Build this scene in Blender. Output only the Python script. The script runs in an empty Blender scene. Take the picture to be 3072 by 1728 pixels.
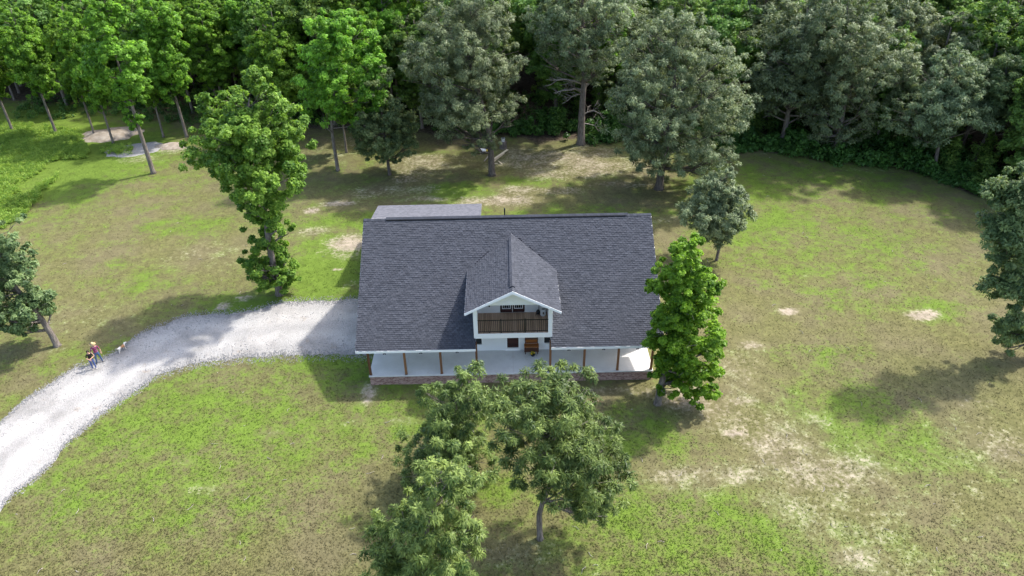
import bpy, bmesh, math, random
import numpy as np
from mathutils import Vector, Matrix

random.seed(7); rng = np.random.default_rng(7)
scene = bpy.context.scene
C = scene.collection
R = math.radians

# ------------------------------------------------------------------ camera
IW, IH = 3072, 1728                       # photograph size, for turning pixels into ground positions
CAM = np.array([-0.2726, -39.4048, 33.9941]); PITCH, YAW, ROLL, FPX = 0.5843, 0.0063, -0.0165, 2203.18
_cp, _sp, _cy, _sy = math.cos(PITCH), math.sin(PITCH), math.cos(YAW), math.sin(YAW)
FW = np.array([_sy*_cp, _cy*_cp, -_sp]); _r = np.array([_cy, -_sy, 0.]); _u = np.cross(_r, FW)
RT = _r*math.cos(ROLL)+_u*math.sin(ROLL); UP = -_r*math.sin(ROLL)+_u*math.cos(ROLL)
cd = bpy.data.cameras.new('camera'); cam = bpy.data.objects.new('camera', cd); C.objects.link(cam)
cd.sensor_width = 36; cd.lens = 36*FPX/IW; cd.clip_start = .5; cd.clip_end = 6000
m = Matrix.Identity(4)
for i in range(3):
    m[i][0], m[i][1], m[i][2], m[i][3] = RT[i], UP[i], -FW[i], CAM[i]
cam.matrix_world = m
scene.camera = cam

# ------------------------------------------------------------------ light
SUN_EL, SUN_AZ = R(54), R(29)             # azimuth from +x towards +y: behind the house, to its right
sunv = Vector((math.cos(SUN_EL)*math.cos(SUN_AZ), math.cos(SUN_EL)*math.sin(SUN_AZ), math.sin(SUN_EL)))
world = bpy.data.worlds.new('World'); scene.world = world; world.use_nodes = True
nt = world.node_tree; bg = nt.nodes['Background']
sky = nt.nodes.new('ShaderNodeTexSky'); sky.sky_type = 'NISHITA'; sky.sun_disc = False
sky.sun_elevation = SUN_EL; sky.sun_rotation = math.pi/2-SUN_AZ; sky.air_density = 1.0; sky.dust_density = 3.0; sky.ozone_density = .8
nt.links.new(sky.outputs[0], bg.inputs[0]); bg.inputs[1].default_value = .15
sd = bpy.data.lights.new('sun', 'SUN'); so = bpy.data.objects.new('sun', sd); C.objects.link(so)
sd.energy = 2.1; sd.angle = R(2.2); sd.color = (1, .965, .91)
so.rotation_euler = sunv.to_track_quat('Z', 'Y').to_euler(); so.location = (60, 30, 80)
vs = scene.view_settings
vs.view_transform = 'Standard'; vs.look = 'None'; vs.gamma = 1; vs.exposure = 1.58; vs.use_curve_mapping = False

# ------------------------------------------------------------------ helpers
K = 1.19254                                # coordinates noted on a 2576-wide view of the photograph
def ray(px):
    return FW+RT*(px[0]-IW/2)/FPX-UP*(px[1]-IH/2)/FPX
def onz(px, z=0.):
    d = ray(px); return CAM+d*(z-CAM[2])/d[2]
def ony(px, y):
    d = ray(px); return CAM+d*(y-CAM[1])/d[1]
def gd(x, y): return onz((x*K, y*K))       # ground point under a 2576-view pixel

def nrm(v): return v/np.maximum(np.linalg.norm(v, axis=-1, keepdims=True), 1e-9)

_perm = np.random.default_rng(3).random((64, 64, 64)).astype(np.float32)
def vnoise(p):
    p = np.asarray(p, float); i = np.floor(p).astype(int); f = p-i; f = f*f*(3-2*f)
    o = 0
    for a in (0, 1):
        for b in (0, 1):
            for c in (0, 1):
                w = (f[..., 0] if a else 1-f[..., 0])*(f[..., 1] if b else 1-f[..., 1])*(f[..., 2] if c else 1-f[..., 2])
                o = o+w*_perm[(i[..., 0]+a) % 64, (i[..., 1]+b) % 64, (i[..., 2]+c) % 64]
    return o*2-1
def fbm(x, y, s, o=4, z=0.):
    r = 0; a = 1; t = 0
    for k in range(o):
        r = r+a*vnoise(np.stack([x*s, y*s, np.full_like(x, z+k*7.3)], -1)); t += a; a *= .55; s *= 2.03
    return r/t

class MB:
    def __init__(s): s.v = []; s.f = []; s.m = []
    def add(s, vs, fs, mi=0):
        n = len(s.v); s.v += [tuple(p) for p in vs]; s.f += [tuple(i+n for i in q) for q in fs]; s.m += [mi]*len(fs); return s
    def box(s, x0, y0, z0, x1, y1, z1, mi=0):
        return s.add([(x0,y0,z0),(x1,y0,z0),(x1,y1,z0),(x0,y1,z0),(x0,y0,z1),(x1,y0,z1),(x1,y1,z1),(x0,y1,z1)],
                     [(0,3,2,1),(4,5,6,7),(0,1,5,4),(1,2,6,5),(2,3,7,6),(3,0,4,7)], mi)
    def obox(s, c, ax, ay, az, mi=0):
        c, ax, ay, az = map(np.array, (c, ax, ay, az))
        P = [c-ax-ay-az, c+ax-ay-az, c+ax+ay-az, c-ax+ay-az, c-ax-ay+az, c+ax-ay+az, c+ax+ay+az, c-ax+ay+az]
        return s.add(P, [(0,3,2,1),(4,5,6,7),(0,1,5,4),(1,2,6,5),(2,3,7,6),(3,0,4,7)], mi)
    def prism(s, poly, vec, mi=0):
        n = len(poly); a = [np.array(p, float) for p in poly]; b = [p+np.array(vec) for p in a]
        return s.add(a+b, [tuple(range(n))[::-1], tuple(range(n, 2*n))]+[(i, (i+1) % n, n+(i+1) % n, n+i) for i in range(n)], mi)
    def tube(s, pts, rad, n=6, mi=0, cap=True):
        pts = [np.array(p, float) for p in pts]; rings = []
        for k, p in enumerate(pts):
            d = nrm(pts[min(k+1, len(pts)-1)]-pts[max(k-1, 0)])
            a = np.cross(d, (0, 0, 1.) if abs(d[2]) < .9 else (1., 0, 0)); a = nrm(a); b = np.cross(d, a)
            r = rad[k] if hasattr(rad, '__len__') else rad
            rings.append([p+r*(a*math.cos(t)+b*math.sin(t)) for t in np.linspace(0, 2*math.pi, n, endpoint=False)])
        V = [q for ring in rings for q in ring]
        F = [(k*n+i, k*n+(i+1) % n, (k+1)*n+(i+1) % n, (k+1)*n+i) for k in range(len(pts)-1) for i in range(n)]
        if cap: F += [tuple(range(n))[::-1], tuple((len(pts)-1)*n+i for i in range(n))]
        return s.add(V, F, mi)
    def lathe(s, c, prof, n=14, mi=0):
        return s.tube([(c[0], c[1], c[2]+z) for z, r in prof], [max(r, .001) for z, r in prof], n, mi)
    def mesh(s, name):
        me = bpy.data.meshes.new(name); me.from_pydata(s.v, [], s.f)
        if any(s.m): me.polygons.foreach_set('material_index', s.m)
        me.update(); return me

def obj(name, src, mats, parent=None, smooth=False, **props):
    me = src.mesh(name) if isinstance(src, MB) else src
    if not isinstance(mats, (list, tuple)): mats = [mats]
    if not me.materials:
        for q in mats: me.materials.append(q)
    o = bpy.data.objects.new(name, me); C.objects.link(o)
    if smooth: me.polygons.foreach_set('use_smooth', [True]*len(me.polygons))
    if parent is not None:
        o.parent = parent; o.matrix_parent_inverse = parent.matrix_basis.inverted()
    for k, v in props.items(): o[k] = v
    return o
def bevel(o, w, seg=2):
    md = o.modifiers.new('bevel', 'BEVEL'); md.width = w; md.segments = seg; md.limit_method = 'ANGLE'; return o
def thing(name, label, cat, loc=(0, 0, 0), group=None, rz=0):
    e = bpy.data.objects.new(name, None); C.objects.link(e); e.location = loc; e.rotation_euler = (0, 0, rz)
    e['label'] = label; e['category'] = cat; e.empty_display_size = .2
    if group: e['group'] = group
    return e
def child(name, src, mats, parent, smooth=False, **p):      # geometry given in the parent's own frame
    o = obj(name, src, mats, None, smooth, **p); o.parent = parent; return o

def quads_mesh(name, V, tone=None, extra=None, nv=4):
    n = len(V)//nv; me = bpy.data.meshes.new(name)
    me.vertices.add(len(V)); me.vertices.foreach_set('co', np.asarray(V, np.float32).ravel())
    me.loops.add(n*nv); me.loops.foreach_set('vertex_index', np.arange(n*nv, dtype=np.int32))
    me.polygons.add(n); me.polygons.foreach_set('loop_start', np.arange(0, n*nv, nv, dtype=np.int32))
    me.update(calc_edges=True)
    at = dict(extra or {})
    if tone is not None: at['tone'] = tone
    for k, a in at.items():
        t = me.attributes.new(k, 'FLOAT', 'FACE'); t.data.foreach_set('value', np.asarray(a, np.float32))
    return me

# ------------------------------------------------------------------ materials
class NT:
    def __init__(s, name):
        s.m = bpy.data.materials.new(name); s.m.use_nodes = True; s.t = s.m.node_tree; s.n = s.t.nodes
        s.b = s.n['Principled BSDF']; s.out = s.n['Material Output']
    def new(s, t, **kw):
        x = s.n.new(t)
        for k, v in kw.items(): setattr(x, k, v)
        return x
    def link(s, a, b): s.t.links.new(a, b)
    def val(s, sock, v):
        if hasattr(v, 'default_value') or hasattr(v, 'is_output'): s.link(v, sock)
        else: sock.default_value = v
    def noise(s, scale, detail=4, rough=.55, vec=None, dist=0):
        x = s.new('ShaderNodeTexNoise'); x.inputs['Scale'].default_value = scale; x.inputs['Detail'].default_value = detail
        x.inputs['Roughness'].default_value = rough; x.inputs['Distortion'].default_value = dist
        s.link(vec or s.pos(), x.inputs['Vector']); return x.outputs['Fac']
    def pos(s):
        if not hasattr(s, '_p'): s._p = s.new('ShaderNodeNewGeometry').outputs['Position']
        return s._p
    def objc(s):
        if not hasattr(s, '_o'): s._o = s.new('ShaderNodeTexCoord').outputs['Object']
        return s._o
    def mapr(s, v, a, b, c=0., d=1., smooth=True):
        x = s.new('ShaderNodeMapRange'); x.interpolation_type = 'SMOOTHSTEP' if smooth else 'LINEAR'
        s.link(v, x.inputs[0])
        for i, q in enumerate((a, b, c, d)): x.inputs[i+1].default_value = q
        return x.outputs[0]
    def math(s, op, a, b=0.):
        x = s.new('ShaderNodeMath', operation=op); s.val(x.inputs[0], a); s.val(x.inputs[1], b); return x.outputs[0]
    def mix(s, f, a, b, mode='MIX'):
        x = s.new('ShaderNodeMix', data_type='RGBA', blend_type=mode)
        s.val(x.inputs[0], f)
        for i, q in ((6, a), (7, b)):
            if isinstance(q, tuple): x.inputs[i].default_value = (*q, 1)
            else: s.link(q, x.inputs[i])
        return x.outputs[2]
    def attr(s, name): return s.new('ShaderNodeAttribute', attribute_name=name).outputs['Fac']
    def bump(s, h, strength=.5, dist=.02):
        x = s.new('ShaderNodeBump'); x.inputs['Strength'].default_value = strength; x.inputs['Distance'].default_value = dist
        s.link(h, x.inputs['Height']); s.link(x.outputs[0], s.b.inputs['Normal'])
    def fin(s, col, rough=.8, spec=.3):
        if isinstance(col, tuple): s.b.inputs['Base Color'].default_value = (*col, 1)
        else: s.link(col, s.b.inputs['Base Color'])
        s.val(s.b.inputs['Roughness'], rough); s.b.inputs['Specular IOR Level'].default_value = spec
        return s.m

def plain(name, col, rough=.6, var=.12, scale=6., spec=.3, bump=0.):
    n = NT(name); f = n.noise(scale, 5, vec=n.objc())
    c = n.mix(f, tuple(q*(1-var) for q in col), tuple(min(1, q*(1+var)) for q in col))
    if bump: n.bump(n.noise(scale*6, 3, vec=n.objc()), bump, .01)
    return n.fin(c, rough, spec)

def leafmat(name, dark, light, transl=.32, gloss=.35, rough=.45):
    n = NT(name); t = n.attr('tone')
    c = n.mix(t, dark, light)
    oi = n.new('ShaderNodeObjectInfo').outputs['Random']
    h = n.new('ShaderNodeHueSaturation'); n.link(c, h.inputs['Color'])
    n.link(n.mapr(oi, 0, 1, .494, .512, False), h.inputs['Hue']); n.link(n.mapr(oi, 0, 1, .9, 1.15, False), h.inputs['Value'])
    n.fin(h.outputs[0], rough, gloss)
    tr = n.new('ShaderNodeBsdfTranslucent')
    n.link(n.mix(.6, h.outputs[0], n.mix(1., h.outputs[0], (1.6, 1.5, .6), 'MULTIPLY')), tr.inputs[0])
    mx = n.new('ShaderNodeMixShader'); mx.inputs[0].default_value = transl
    n.link(n.b.outputs[0], mx.inputs[1]); n.link(tr.outputs[0], mx.inputs[2]); n.link(mx.outputs[0], n.out.inputs[0])
    return n.m

M = {}
M['gum'] = leafmat('sweetgum_leaf', (.058, .130, .016), (.28, .48, .060), .50, .2)
M['gumtop'] = leafmat('sweetgum_leaf_yellowish', (.044, .110, .014), (.26, .39, .06), .44, .2)
M['lime'] = leafmat('bright_green_leaf', (.045, .13, .010), (.28, .50, .045), .46, .2)
M['oak'] = leafmat('willow_oak_leaf', (.055, .086, .037), (.285, .345, .175), .30, .3, .5)
M['oakdark'] = leafmat('dark_oak_leaf', (.042, .080, .030), (.22, .29, .11), .32, .25, .5)
M['pecan'] = leafmat('narrow_leaf', (.026, .058, .013), (.23, .31, .082), .30, .25, .45)
M['pecanlight'] = leafmat('narrow_leaf_pale_shoots', (.034, .080, .016), (.34, .44, .12), .36, .25, .45)
M['wood_green'] = leafmat('woodland_leaf', (.058, .120, .028), (.24, .375, .082), .45, .2)
M['shrub'] = leafmat('undergrowth_leaf', (.03, .08, .018), (.12, .25, .05), .33, .25)
M['weed'] = leafmat('meadow_weed_leaf', (.11, .20, .03), (.36, .45, .09), .45, .2)
def bark(name, a, b):
    n = NT(name); v = n.new('ShaderNodeMapping'); n.link(n.objc(), v.inputs[0]); v.inputs['Scale'].default_value = (5, 5, .9)
    f = n.noise(2.2, 6, .65, v.outputs[0]); n.bump(f, .8, .05); return n.fin(n.mix(n.mapr(f, .3, .7), a, b), .9, .2)
M['bark'] = bark('grey_bark', (.085, .07, .06), (.25, .215, .185))
M['barkdark'] = bark('dark_bark', (.05, .042, .036), (.16, .135, .115))
M['deadwood'] = bark('bleached_dead_wood', (.20, .17, .15), (.44, .39, .34))

def ground_colour(n, tonefac=None):
    g, d, l, w = n.attr('green'), n.attr('dirt'), n.attr('litter'), n.attr('weedy')
    big = n.noise(.55, 5, .6); fine = n.noise(3.2, 5, .7); vf = n.noise(14, 3, .7)
    gg = n.math('ADD', n.math('ADD', g, n.math('MULTIPLY', n.math('SUBTRACT', big, .5), 1.1)), n.math('MULTIPLY', n.math('SUBTRACT', fine, .5), .9))
    green = n.mix(fine, (.070, .114, .019), (.130, .192, .028))
    dry = n.mix(n.mapr(fine, .25, .75), (.088, .088, .033), (.150, .142, .058))
    dry = n.mix(n.mapr(n.noise(.23, 4), .35, .7), dry, n.mix(fine, (.100, .090, .043), (.160, .141, .076)))
    c = n.mix(n.mapr(gg, .30, .78), dry, green)
    dd = n.math('ADD', d, n.math('ADD', n.math('MULTIPLY', n.math('SUBTRACT', fine, .5), 1.25), n.math('MULTIPLY', n.math('SUBTRACT', big, .5), .7)))
    dirt = n.mix(fine, (.215, .175, .125), (.375, .322, .255))
    c = n.mix(n.mapr(dd, .34, .86), c, dirt)
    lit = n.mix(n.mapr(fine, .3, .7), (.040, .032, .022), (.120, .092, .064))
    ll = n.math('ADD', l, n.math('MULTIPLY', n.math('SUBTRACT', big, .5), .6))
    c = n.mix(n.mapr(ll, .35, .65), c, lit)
    k = n.math('MULTIPLY', n.mapr(vf, .25, .75, .84, 1.16), n.mapr(n.noise(1.1, 3, .6), .3, .7, .86, 1.12))
    if tonefac is not None: k = n.math('MULTIPLY', k, tonefac)
    cc = n.new('ShaderNodeCombineColor')
    for i in range(3): n.link(k, cc.inputs[i])
    return n.mix(1., c, cc.outputs[0], 'MULTIPLY'), fine, vf
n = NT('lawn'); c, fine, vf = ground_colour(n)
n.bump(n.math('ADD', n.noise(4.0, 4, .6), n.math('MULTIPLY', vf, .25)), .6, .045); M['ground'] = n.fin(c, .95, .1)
n = NT('grass_blade'); c, _, _ = ground_colour(n, n.mapr(n.attr('tone'), 0, 1, 1.0, 1.35, False)); n.fin(c, .8, .15)
tr = n.new('ShaderNodeBsdfTranslucent'); n.link(c, tr.inputs[0]); mx = n.new('ShaderNodeMixShader'); mx.inputs[0].default_value = .5
n.link(n.b.outputs[0], mx.inputs[1]); n.link(tr.outputs[0], mx.inputs[2]); n.link(mx.outputs[0], n.out.inputs[0]); M['blade'] = n.m

n = NT('white_gravel'); f = n.noise(.35, 5, .6); v = n.new('ShaderNodeTexVoronoi'); v.inputs['Scale'].default_value = 20; n.link(n.pos(), v.inputs['Vector'])
st = n.new('ShaderNodeSeparateColor'); n.link(v.outputs['Color'], st.inputs[0])
acr = n.attr('across')
tw = n.math('ADD', acr, n.math('MULTIPLY', n.math('SUBTRACT', n.noise(.3, 3), .5), .25))
tk = n.new('ShaderNodeMath', operation='PINGPONG'); n.link(tw, tk.inputs[0]); tk.inputs[1].default_value = .5
rut = n.mapr(n.math('ABSOLUTE', n.math('SUBTRACT', tk.outputs[0], .31)), .03, .17, 1., 0.)
g = n.mix(st.outputs[0], (.245, .236, .222), (.35, .34, .325))
g = n.mix(n.math('MULTIPLY', rut, .75), g, n.mix(st.outputs[1], (.335, .322, .302), (.42, .405, .38)))
g = n.mix(n.mapr(f, .45, .72, 0, .8), g, n.mix(st.outputs[1], (.165, .157, .147), (.25, .24, .225)))
g = n.mix(n.mapr(n.noise(.8, 5, .65), .58, .74, 0, .6), g, (.25, .205, .16))
n.bump(v.outputs['Distance'], .7, .03); M['gravel'] = n.fin(g, .95, .2)
n = NT('bare_soil'); f = n.noise(1.2, 6, .65); n.bump(f, .8, .1); M['soil'] = n.fin(n.mix(n.mapr(f, .3, .7), (.20, .16, .115), (.36, .31, .25)), .95, .1)
M['stone'] = plain('pebble', (.27, .265, .26), .9, .4, 9)

# roof shingles: each tab carries its own tone
n = NT('shingle'); t = n.attr('tone'); f = n.noise(60, 2)
c = n.mix(t, (.032, .036, .044), (.068, .074, .088)); c = n.mix(n.mapr(n.noise(.5, 4), .3, .75, 0, .2), c, (.07, .073, .088))
n.bump(f, .3, .004); M['shingle'] = n.fin(n.mix(.2, c, n.mix(f, (.03, .03, .038), (.12, .123, .14))), .95, .12)
n = NT('shingle_painted_lit'); t = n.attr('tone'); M['litshingle'] = n.fin(n.mix(t, (.065, .067, .078), (.145, .148, .168)), .95, .12)  # back roof's shingle; the light its angle catches is painted in as paleness
n = NT('roof_felt'); M['felt'] = n.fin((.030, .030, .038), .95, .05)
M['ext_roof'] = plain('grey_shingle_painted_lit', (.27, .27, .295), .95, .25, 3)  # paler grey paints in the stronger light on the tilted back roof
def siding(name, col, sx):
    n = NT(name); f = n.noise(1.2, 5); c = n.mix(f, tuple(q*.93 for q in col), col); return n.fin(c, .55, .3)
M['white'] = siding('white_painted_siding', (.83, .84, .85), 0)
M['trim'] = plain('white_trim_paint', (.86, .86, .86), .45, .03, 3)
n = NT('porch_concrete'); f = n.noise(.6, 6, .6); f2 = n.noise(9, 4)
c = n.mix(n.mapr(f, .3, .7), (.54, .53, .51), (.66, .65, .625)); c = n.mix(n.mapr(n.noise(.45, 5, .7), .60, .75, 0, .5), c, (.44, .38, .32))
n.bump(f2, .2, .01); M['concrete'] = n.fin(n.mix(.15, c, n.mix(f2, (.35, .35, .35), (.75, .75, .75))), .8, .25)
n = NT('brick'); t = n.attr('tone'); c = n.mix(t, (.22, .12, .098), (.48, .33, .275)); c = n.mix(n.mapr(n.noise(22, 3), .5, .75, 0, .5), c, (.44, .36, .32)); M['brick'] = n.fin(c, .9, .15)
M['mortar'] = plain('mortar', (.50, .46, .42), .95, .15, 10)
def wood(name, a, b, sc=(1, 1, 1), fr=4):
    n = NT(name); v = n.new('ShaderNodeMapping'); n.link(n.objc(), v.inputs[0]); v.inputs['Scale'].default_value = sc
    f = n.noise(fr, 6, .65, v.outputs[0]); oi = n.new('ShaderNodeObjectInfo').outputs['Random']
    k = n.mapr(n.math('ADD', n.math('MULTIPLY', f, .7), n.math('MULTIPLY', oi, .45)), .2, .9)
    n.bump(f, .3, .01); return n.fin(n.mix(k, a, b), .65, .3)
M['post'] = wood('stained_cedar_post', (.085, .036, .018), (.26, .125, .06), (6, 6, .7))
M['deck'] = wood('weathered_deck_board', (.33, .215, .145), (.55, .385, .275), (8, .8, 1))
M['bench'] = wood('orange_stained_wood', (.15, .045, .015), (.42, .17, .05), (1.2, 8, 8))
M['benchdark'] = wood('dark_stained_wood', (.045, .018, .012), (.13, .055, .035), (1.2, 8, 8))
M['plank'] = wood('pale_lumber', (.42, .34, .22), (.72, .62, .44), (.8, 6, 6))
M['greywood'] = wood('grey_old_lumber', (.13, .11, .09), (.32, .28, .24), (.8, 6, 6))
M['black'] = plain('black_metal', (.012, .012, .014), .4, .1, 5, .4)
M['doordark'] = wood('dark_door_wood', (.022, .008, .008), (.06, .024, .022), (6, 6, .8))
n = NT('window_glass'); M['glass'] = n.fin((.012, .016, .018), .06, .6)
M['plastic'] = plain('white_plastic', (.78, .78, .77), .45, .06, 4)
M['yellow'] = plain('yellow_plastic', (.55, .42, .05), .45, .1, 4)
M['petal'] = plain('yellow_petal', (.80, .58, .05), .6, .25, 20)
M['skin'] = plain('skin', (.50, .29, .21), .5, .06, 8)
M['jeans'] = plain('blue_denim', (.060, .105, .20), .85, .35, 7)
M['jeansw'] = plain('faded_denim', (.07, .10, .24), .85, .45, 6)
M['topblack'] = plain('black_cotton', (.014, .013, .013), .85, .2, 8)
M['hair'] = plain('dark_hair', (.020, .014, .011), .5, .3, 20)
M['straw'] = plain('straw', (.62, .46, .24), .75, .18, 30)
M['shoe'] = plain('shoe', (.04, .035, .03), .6, .2, 8)
M['shoel'] = plain('pale_shoe', (.45, .40, .36), .6, .2, 8)
n = NT('plaid_shirt'); w1 = n.new('ShaderNodeTexWave'); w1.inputs['Scale'].default_value = 3.4; w1.bands_direction = 'X'; n.link(n.objc(), w1.inputs[0])
w2 = n.new('ShaderNodeTexWave'); w2.inputs['Scale'].default_value = 3.4; w2.bands_direction = 'Z'; n.link(n.objc(), w2.inputs[0])
c = n.mix(n.mapr(w1.outputs['Fac'], .45, .6), (.42, .035, .05), (.09, .045, .14)); c = n.mix(n.mapr(w2.outputs['Fac'], .55, .7, 0, .75), c, (.10, .05, .15))
c = n.mix(n.mapr(n.noise(11, 2, vec=n.objc()), .58, .66), c, (.60, .42, .46)); M['plaid'] = n.fin(c, .85, .2)
n = NT('dog_coat'); z = n.new('ShaderNodeSeparateXYZ'); n.link(n.objc(), z.inputs[0])
f = n.math('ADD', z.outputs['X'], n.math('MULTIPLY', n.math('SUBTRACT', n.noise(5, 3, vec=n.objc()), .5), .3))
c = n.mix(n.mapr(f, -.14, -.06), (.72, .67, .60), (.40, .21, .10)); c = n.mix(n.mapr(f, .25, .32), c, (.74, .70, .64))
c = n.mix(n.mapr(z.outputs['Z'], .26, .33), (.70, .64, .56), c); M['dog'] = n.fin(c, .8, .2)

# ------------------------------------------------------------------ ground
EDGE_D = [(-60, 300), (0, 305), (120, 312), (250, 300), (420, 325), (600, 318), (760, 322), (900, 335), (1100, 342), (1300, 350), (1460, 345),
          (1600, 352), (1850, 372), (2080, 392), (2200, 405), (2330, 440), (2480, 490), (2640, 545), (2760, 600)]
EDGE = np.array([gd(*p)[:2] for p in EDGE_D]); EDGE = EDGE[np.argsort(EDGE[:, 0])]
def edge_y(x): return np.interp(x, EDGE[:, 0], EDGE[:, 1])

GREEN = [((600, 1100), 13, 5, .45), ((430, 1240), 10, 4, .45), ((300, 1330), 8, 3, .25), ((830, 680), 4.5, 5, .8), ((700, 765), 7, 1.6, .8), ((600, 770), 4, 1, .6), ((1000, 930), 5, 3.5, .75),
         ((860, 910), 5, 1.5, .7), ((950, 1060), 7, 3, .5), ((1150, 1050), 5, 3, .4), ((1900, 560), 6, 4.5, .55), ((2000, 660), 6, 4, .35), ((2150, 1060), 4, 4, .5), ((2260, 1110), 4.5, 3, .5),
         ((1720, 1330), 8, 4, .55), ((1620, 1400), 6, 3, .4), ((1620, 1090), 4, 2, .6), ((2350, 780), 2, 1.6, .6), ((2100, 740), 4, 3, .35), ((470, 570), 5, 2, .45), ((350, 700), 4, 3, .3), ((1140, 485), 4, 2, .75),
         ((1000, 560), 9, 2.2, .6), ((1420, 535), 11, 1.6, .45), ((1320, 460), 3, 1.5, .6), ((100, 400), 12, 12, .9), ((30, 330), 10, 10, .9), ((1880, 470), 6, 5, .4), ((2050, 440), 7, 4, .35), ((250, 900), 4, 1.5, .25),
         ((1280, 1230), 3, 1.2, .5), ((1480, 1290), 3, 2, .4), ((820, 1120), 6, 2.5, .45), ((2080, 900), 3, 2, .3), ((2200, 620), 4, 3, .3), ((600, 1250), 6, 2, .3)]
DIRT = [((1950, 1080), 6, 3.2, .40), ((2050, 1180), 6, 3.2, .42), ((2130, 1300), 5, 3, .42), ((1800, 1205), 5, 1.4, .42), ((2200, 1420), 4, 2.5, .42), ((2480, 1100), 6, 2.6, .34), ((2400, 1340), 9, 4, .30), ((1880, 980), 4, 2.5, .38), ((250, 800), 8, 4, .22), ((560, 640), 7, 3, .22), ((1550, 420), 9, 4, .5), ((1420, 395), 8, 4, .55), ((1320, 410), 7, 3, .5), ((1000, 480), 8, 2, .46), ((1060, 420), 6, 3, .5), ((1060, 405), 4.5, 2.6, .52), ((1020, 450), 3, 1.6, .55), ((1100, 395), 5, 1.2, .5), ((1330, 395), 5, 3, .55), ((1430, 390), 6, 4.5, .45), ((1500, 385), 5, 4, .5), ((1380, 440), 4, 2, .55), ((1250, 505), 5, 1.6, .6), ((1290, 480), 3, 1.5, .5),
        ((1560, 465), 5, 1.2, .5), ((1600, 440), 4, .8, .5), ((850, 510), 2.2, .8, .7), ((780, 528), 1, .8, .8), ((1080, 500), 3, .8, .6), ((960, 470), 5, .7, .35), ((890, 608), 2.2, 1.6, .72), ((800, 580), 2.2, 1.2, .55), ((860, 640), 3.2, 1.4, .4), ((848, 678), .7, .3, .6), ((880, 720), 1, 1, .4),
        ((562, 770), .7, .8, .8), ((620, 748), .9, .45, .6), ((1740, 1000), 2.6, 1.4, .62), ((1690, 1010), 1.5, 1, .4), ((1870, 1012), 1.6, .7, .55), ((1850, 930), 2.8, 2.6, .42), ((1820, 1040), 2, 1.2, .45), ((1850, 1095), .8, .4, .7), ((1920, 1060), 4, 2.2, .33), ((2000, 1130), 4, 2.5, .36),
        ((1720, 1190), 3, .8, .5), ((1830, 1210), 3.4, .8, .48), ((1990, 1270), 3, 1.5, .42), ((2080, 1330), 2.5, 1.5, .45), ((2150, 1410), 2, 1.2, .55), ((1930, 1180), 3, 1.5, .3), ((1990, 782), .9, .55, .75), ((2325, 792), 1.5, .8, .85), ((2530, 1120), 3, 2, .42), ((2450, 1010), 2, .8, .4), ((2040, 700), 1, 1.3, .35), ((1890, 870), 1.2, .6, .5),
        ((1290, 1390), 3.4, 1.6, .4), ((1380, 1400), 3, 1.6, .36), ((690, 1090), 1, .45, .5), ((890, 1065), 2.6, .6, .42), ((1010, 1060), 1.5, .5, .45), ((470, 1160), 1.5, .4, .4), ((520, 1225), 2.2, .3, .45), ((500, 1240), 1.8, .25, .4), ((1930, 382), 3, 1, .4), ((2200, 425), 5, 1.4, .38), ((930, 985), .7, 1.4, .8), ((1570, 985), 7, .5, .42), ((1230, 970), 12, .35, .3),
        ((430, 380), 3, 1.5, .5), ((360, 400), 3, 1.5, .5), ((800, 390), 5, 2.5, .35), ((860, 360), 5, 3, .3), ((700, 430), 4, 1.5, .25), ((1680, 480), 3, 1.6, .3), ((1660, 550), 3, 1, .42), ((145, 880), 1.8, 1, .4), ((1480, 1200), 2, .7, .4), ((1350, 1180), 2, .6, .4), ((1250, 430), 3, 2, .3), ((1400, 480), 4, 1, .5)]
LIT = [((850, 360), 7, 3.5, .45), ((1120, 350), 7, 4, .5), ((1200, 400), 5, 3, .4), ((700, 390), 7, 4, .35), ((1660, 490), 3, 1.8, .45), ((600, 380), 8, 3, .3), ((1240, 440), 2, 1.2, .5), ((1310, 1380), 4, 2, .32), ((980, 440), 1.6, 1, .4), ((1665, 1020), 1, .6, .4), ((2300, 450), 9, 1.6, .4), ((2430, 480), 8, 1.6, .4), ((1940, 385), 6, 1.5, .35), ((2560, 900), 4, 2, .35), ((450, 340), 6, 3, .4)]
def gpatch(X, Y, L):
    o = np.zeros_like(X); wx = fbm(X, Y, .45, 3, 11)*.5; wy = fbm(X, Y, .45, 3, 19)*.5
    for (p, rx, ry, a) in L:
        g = gd(*p); d = np.sqrt(((X-g[0])/rx+wx)**2+((Y-g[1])/ry+wy)**2)
        o = np.maximum(o, a*np.clip(1.35-d*.85, 0, 1))
    return o
def gheight(X, Y):
    ey = edge_y(X); inwood = np.clip((Y-ey)/12, 0, 1)
    return fbm(X, Y, .05, 3, 5)*.12*np.clip((np.hypot(X, Y-6)-16)/15, 0, 1)+fbm(X, Y, .7, 2, 2)*.02+inwood*fbm(X, Y, .12, 3, 8)*.3
def masks(X, Y):
    ey = edge_y(X)
    g = .35+fbm(X, Y, .045, 4, 1)*.30+gpatch(X, Y, GREEN)*.62
    d = np.clip(fbm(X, Y, .11, 4, 31)*.35-.02, 0, .3)+gpatch(X, Y, DIRT)
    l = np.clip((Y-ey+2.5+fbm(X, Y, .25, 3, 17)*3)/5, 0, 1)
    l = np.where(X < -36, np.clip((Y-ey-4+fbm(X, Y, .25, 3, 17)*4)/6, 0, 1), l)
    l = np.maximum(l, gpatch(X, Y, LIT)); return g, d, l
def axis(lo, hi, st, far):
    a = list(np.arange(lo, hi+1e-6, st)); s = st
    while a[-1] < far: s *= 1.5; a.append(a[-1]+s)
    s = st
    while a[0] > -far: s *= 1.5; a.insert(0, a[0]-s)
    return np.array(a)
gx, gy = axis(-75, 75, .5, 2500), axis(-24, 72, .5, 2500)
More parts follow.
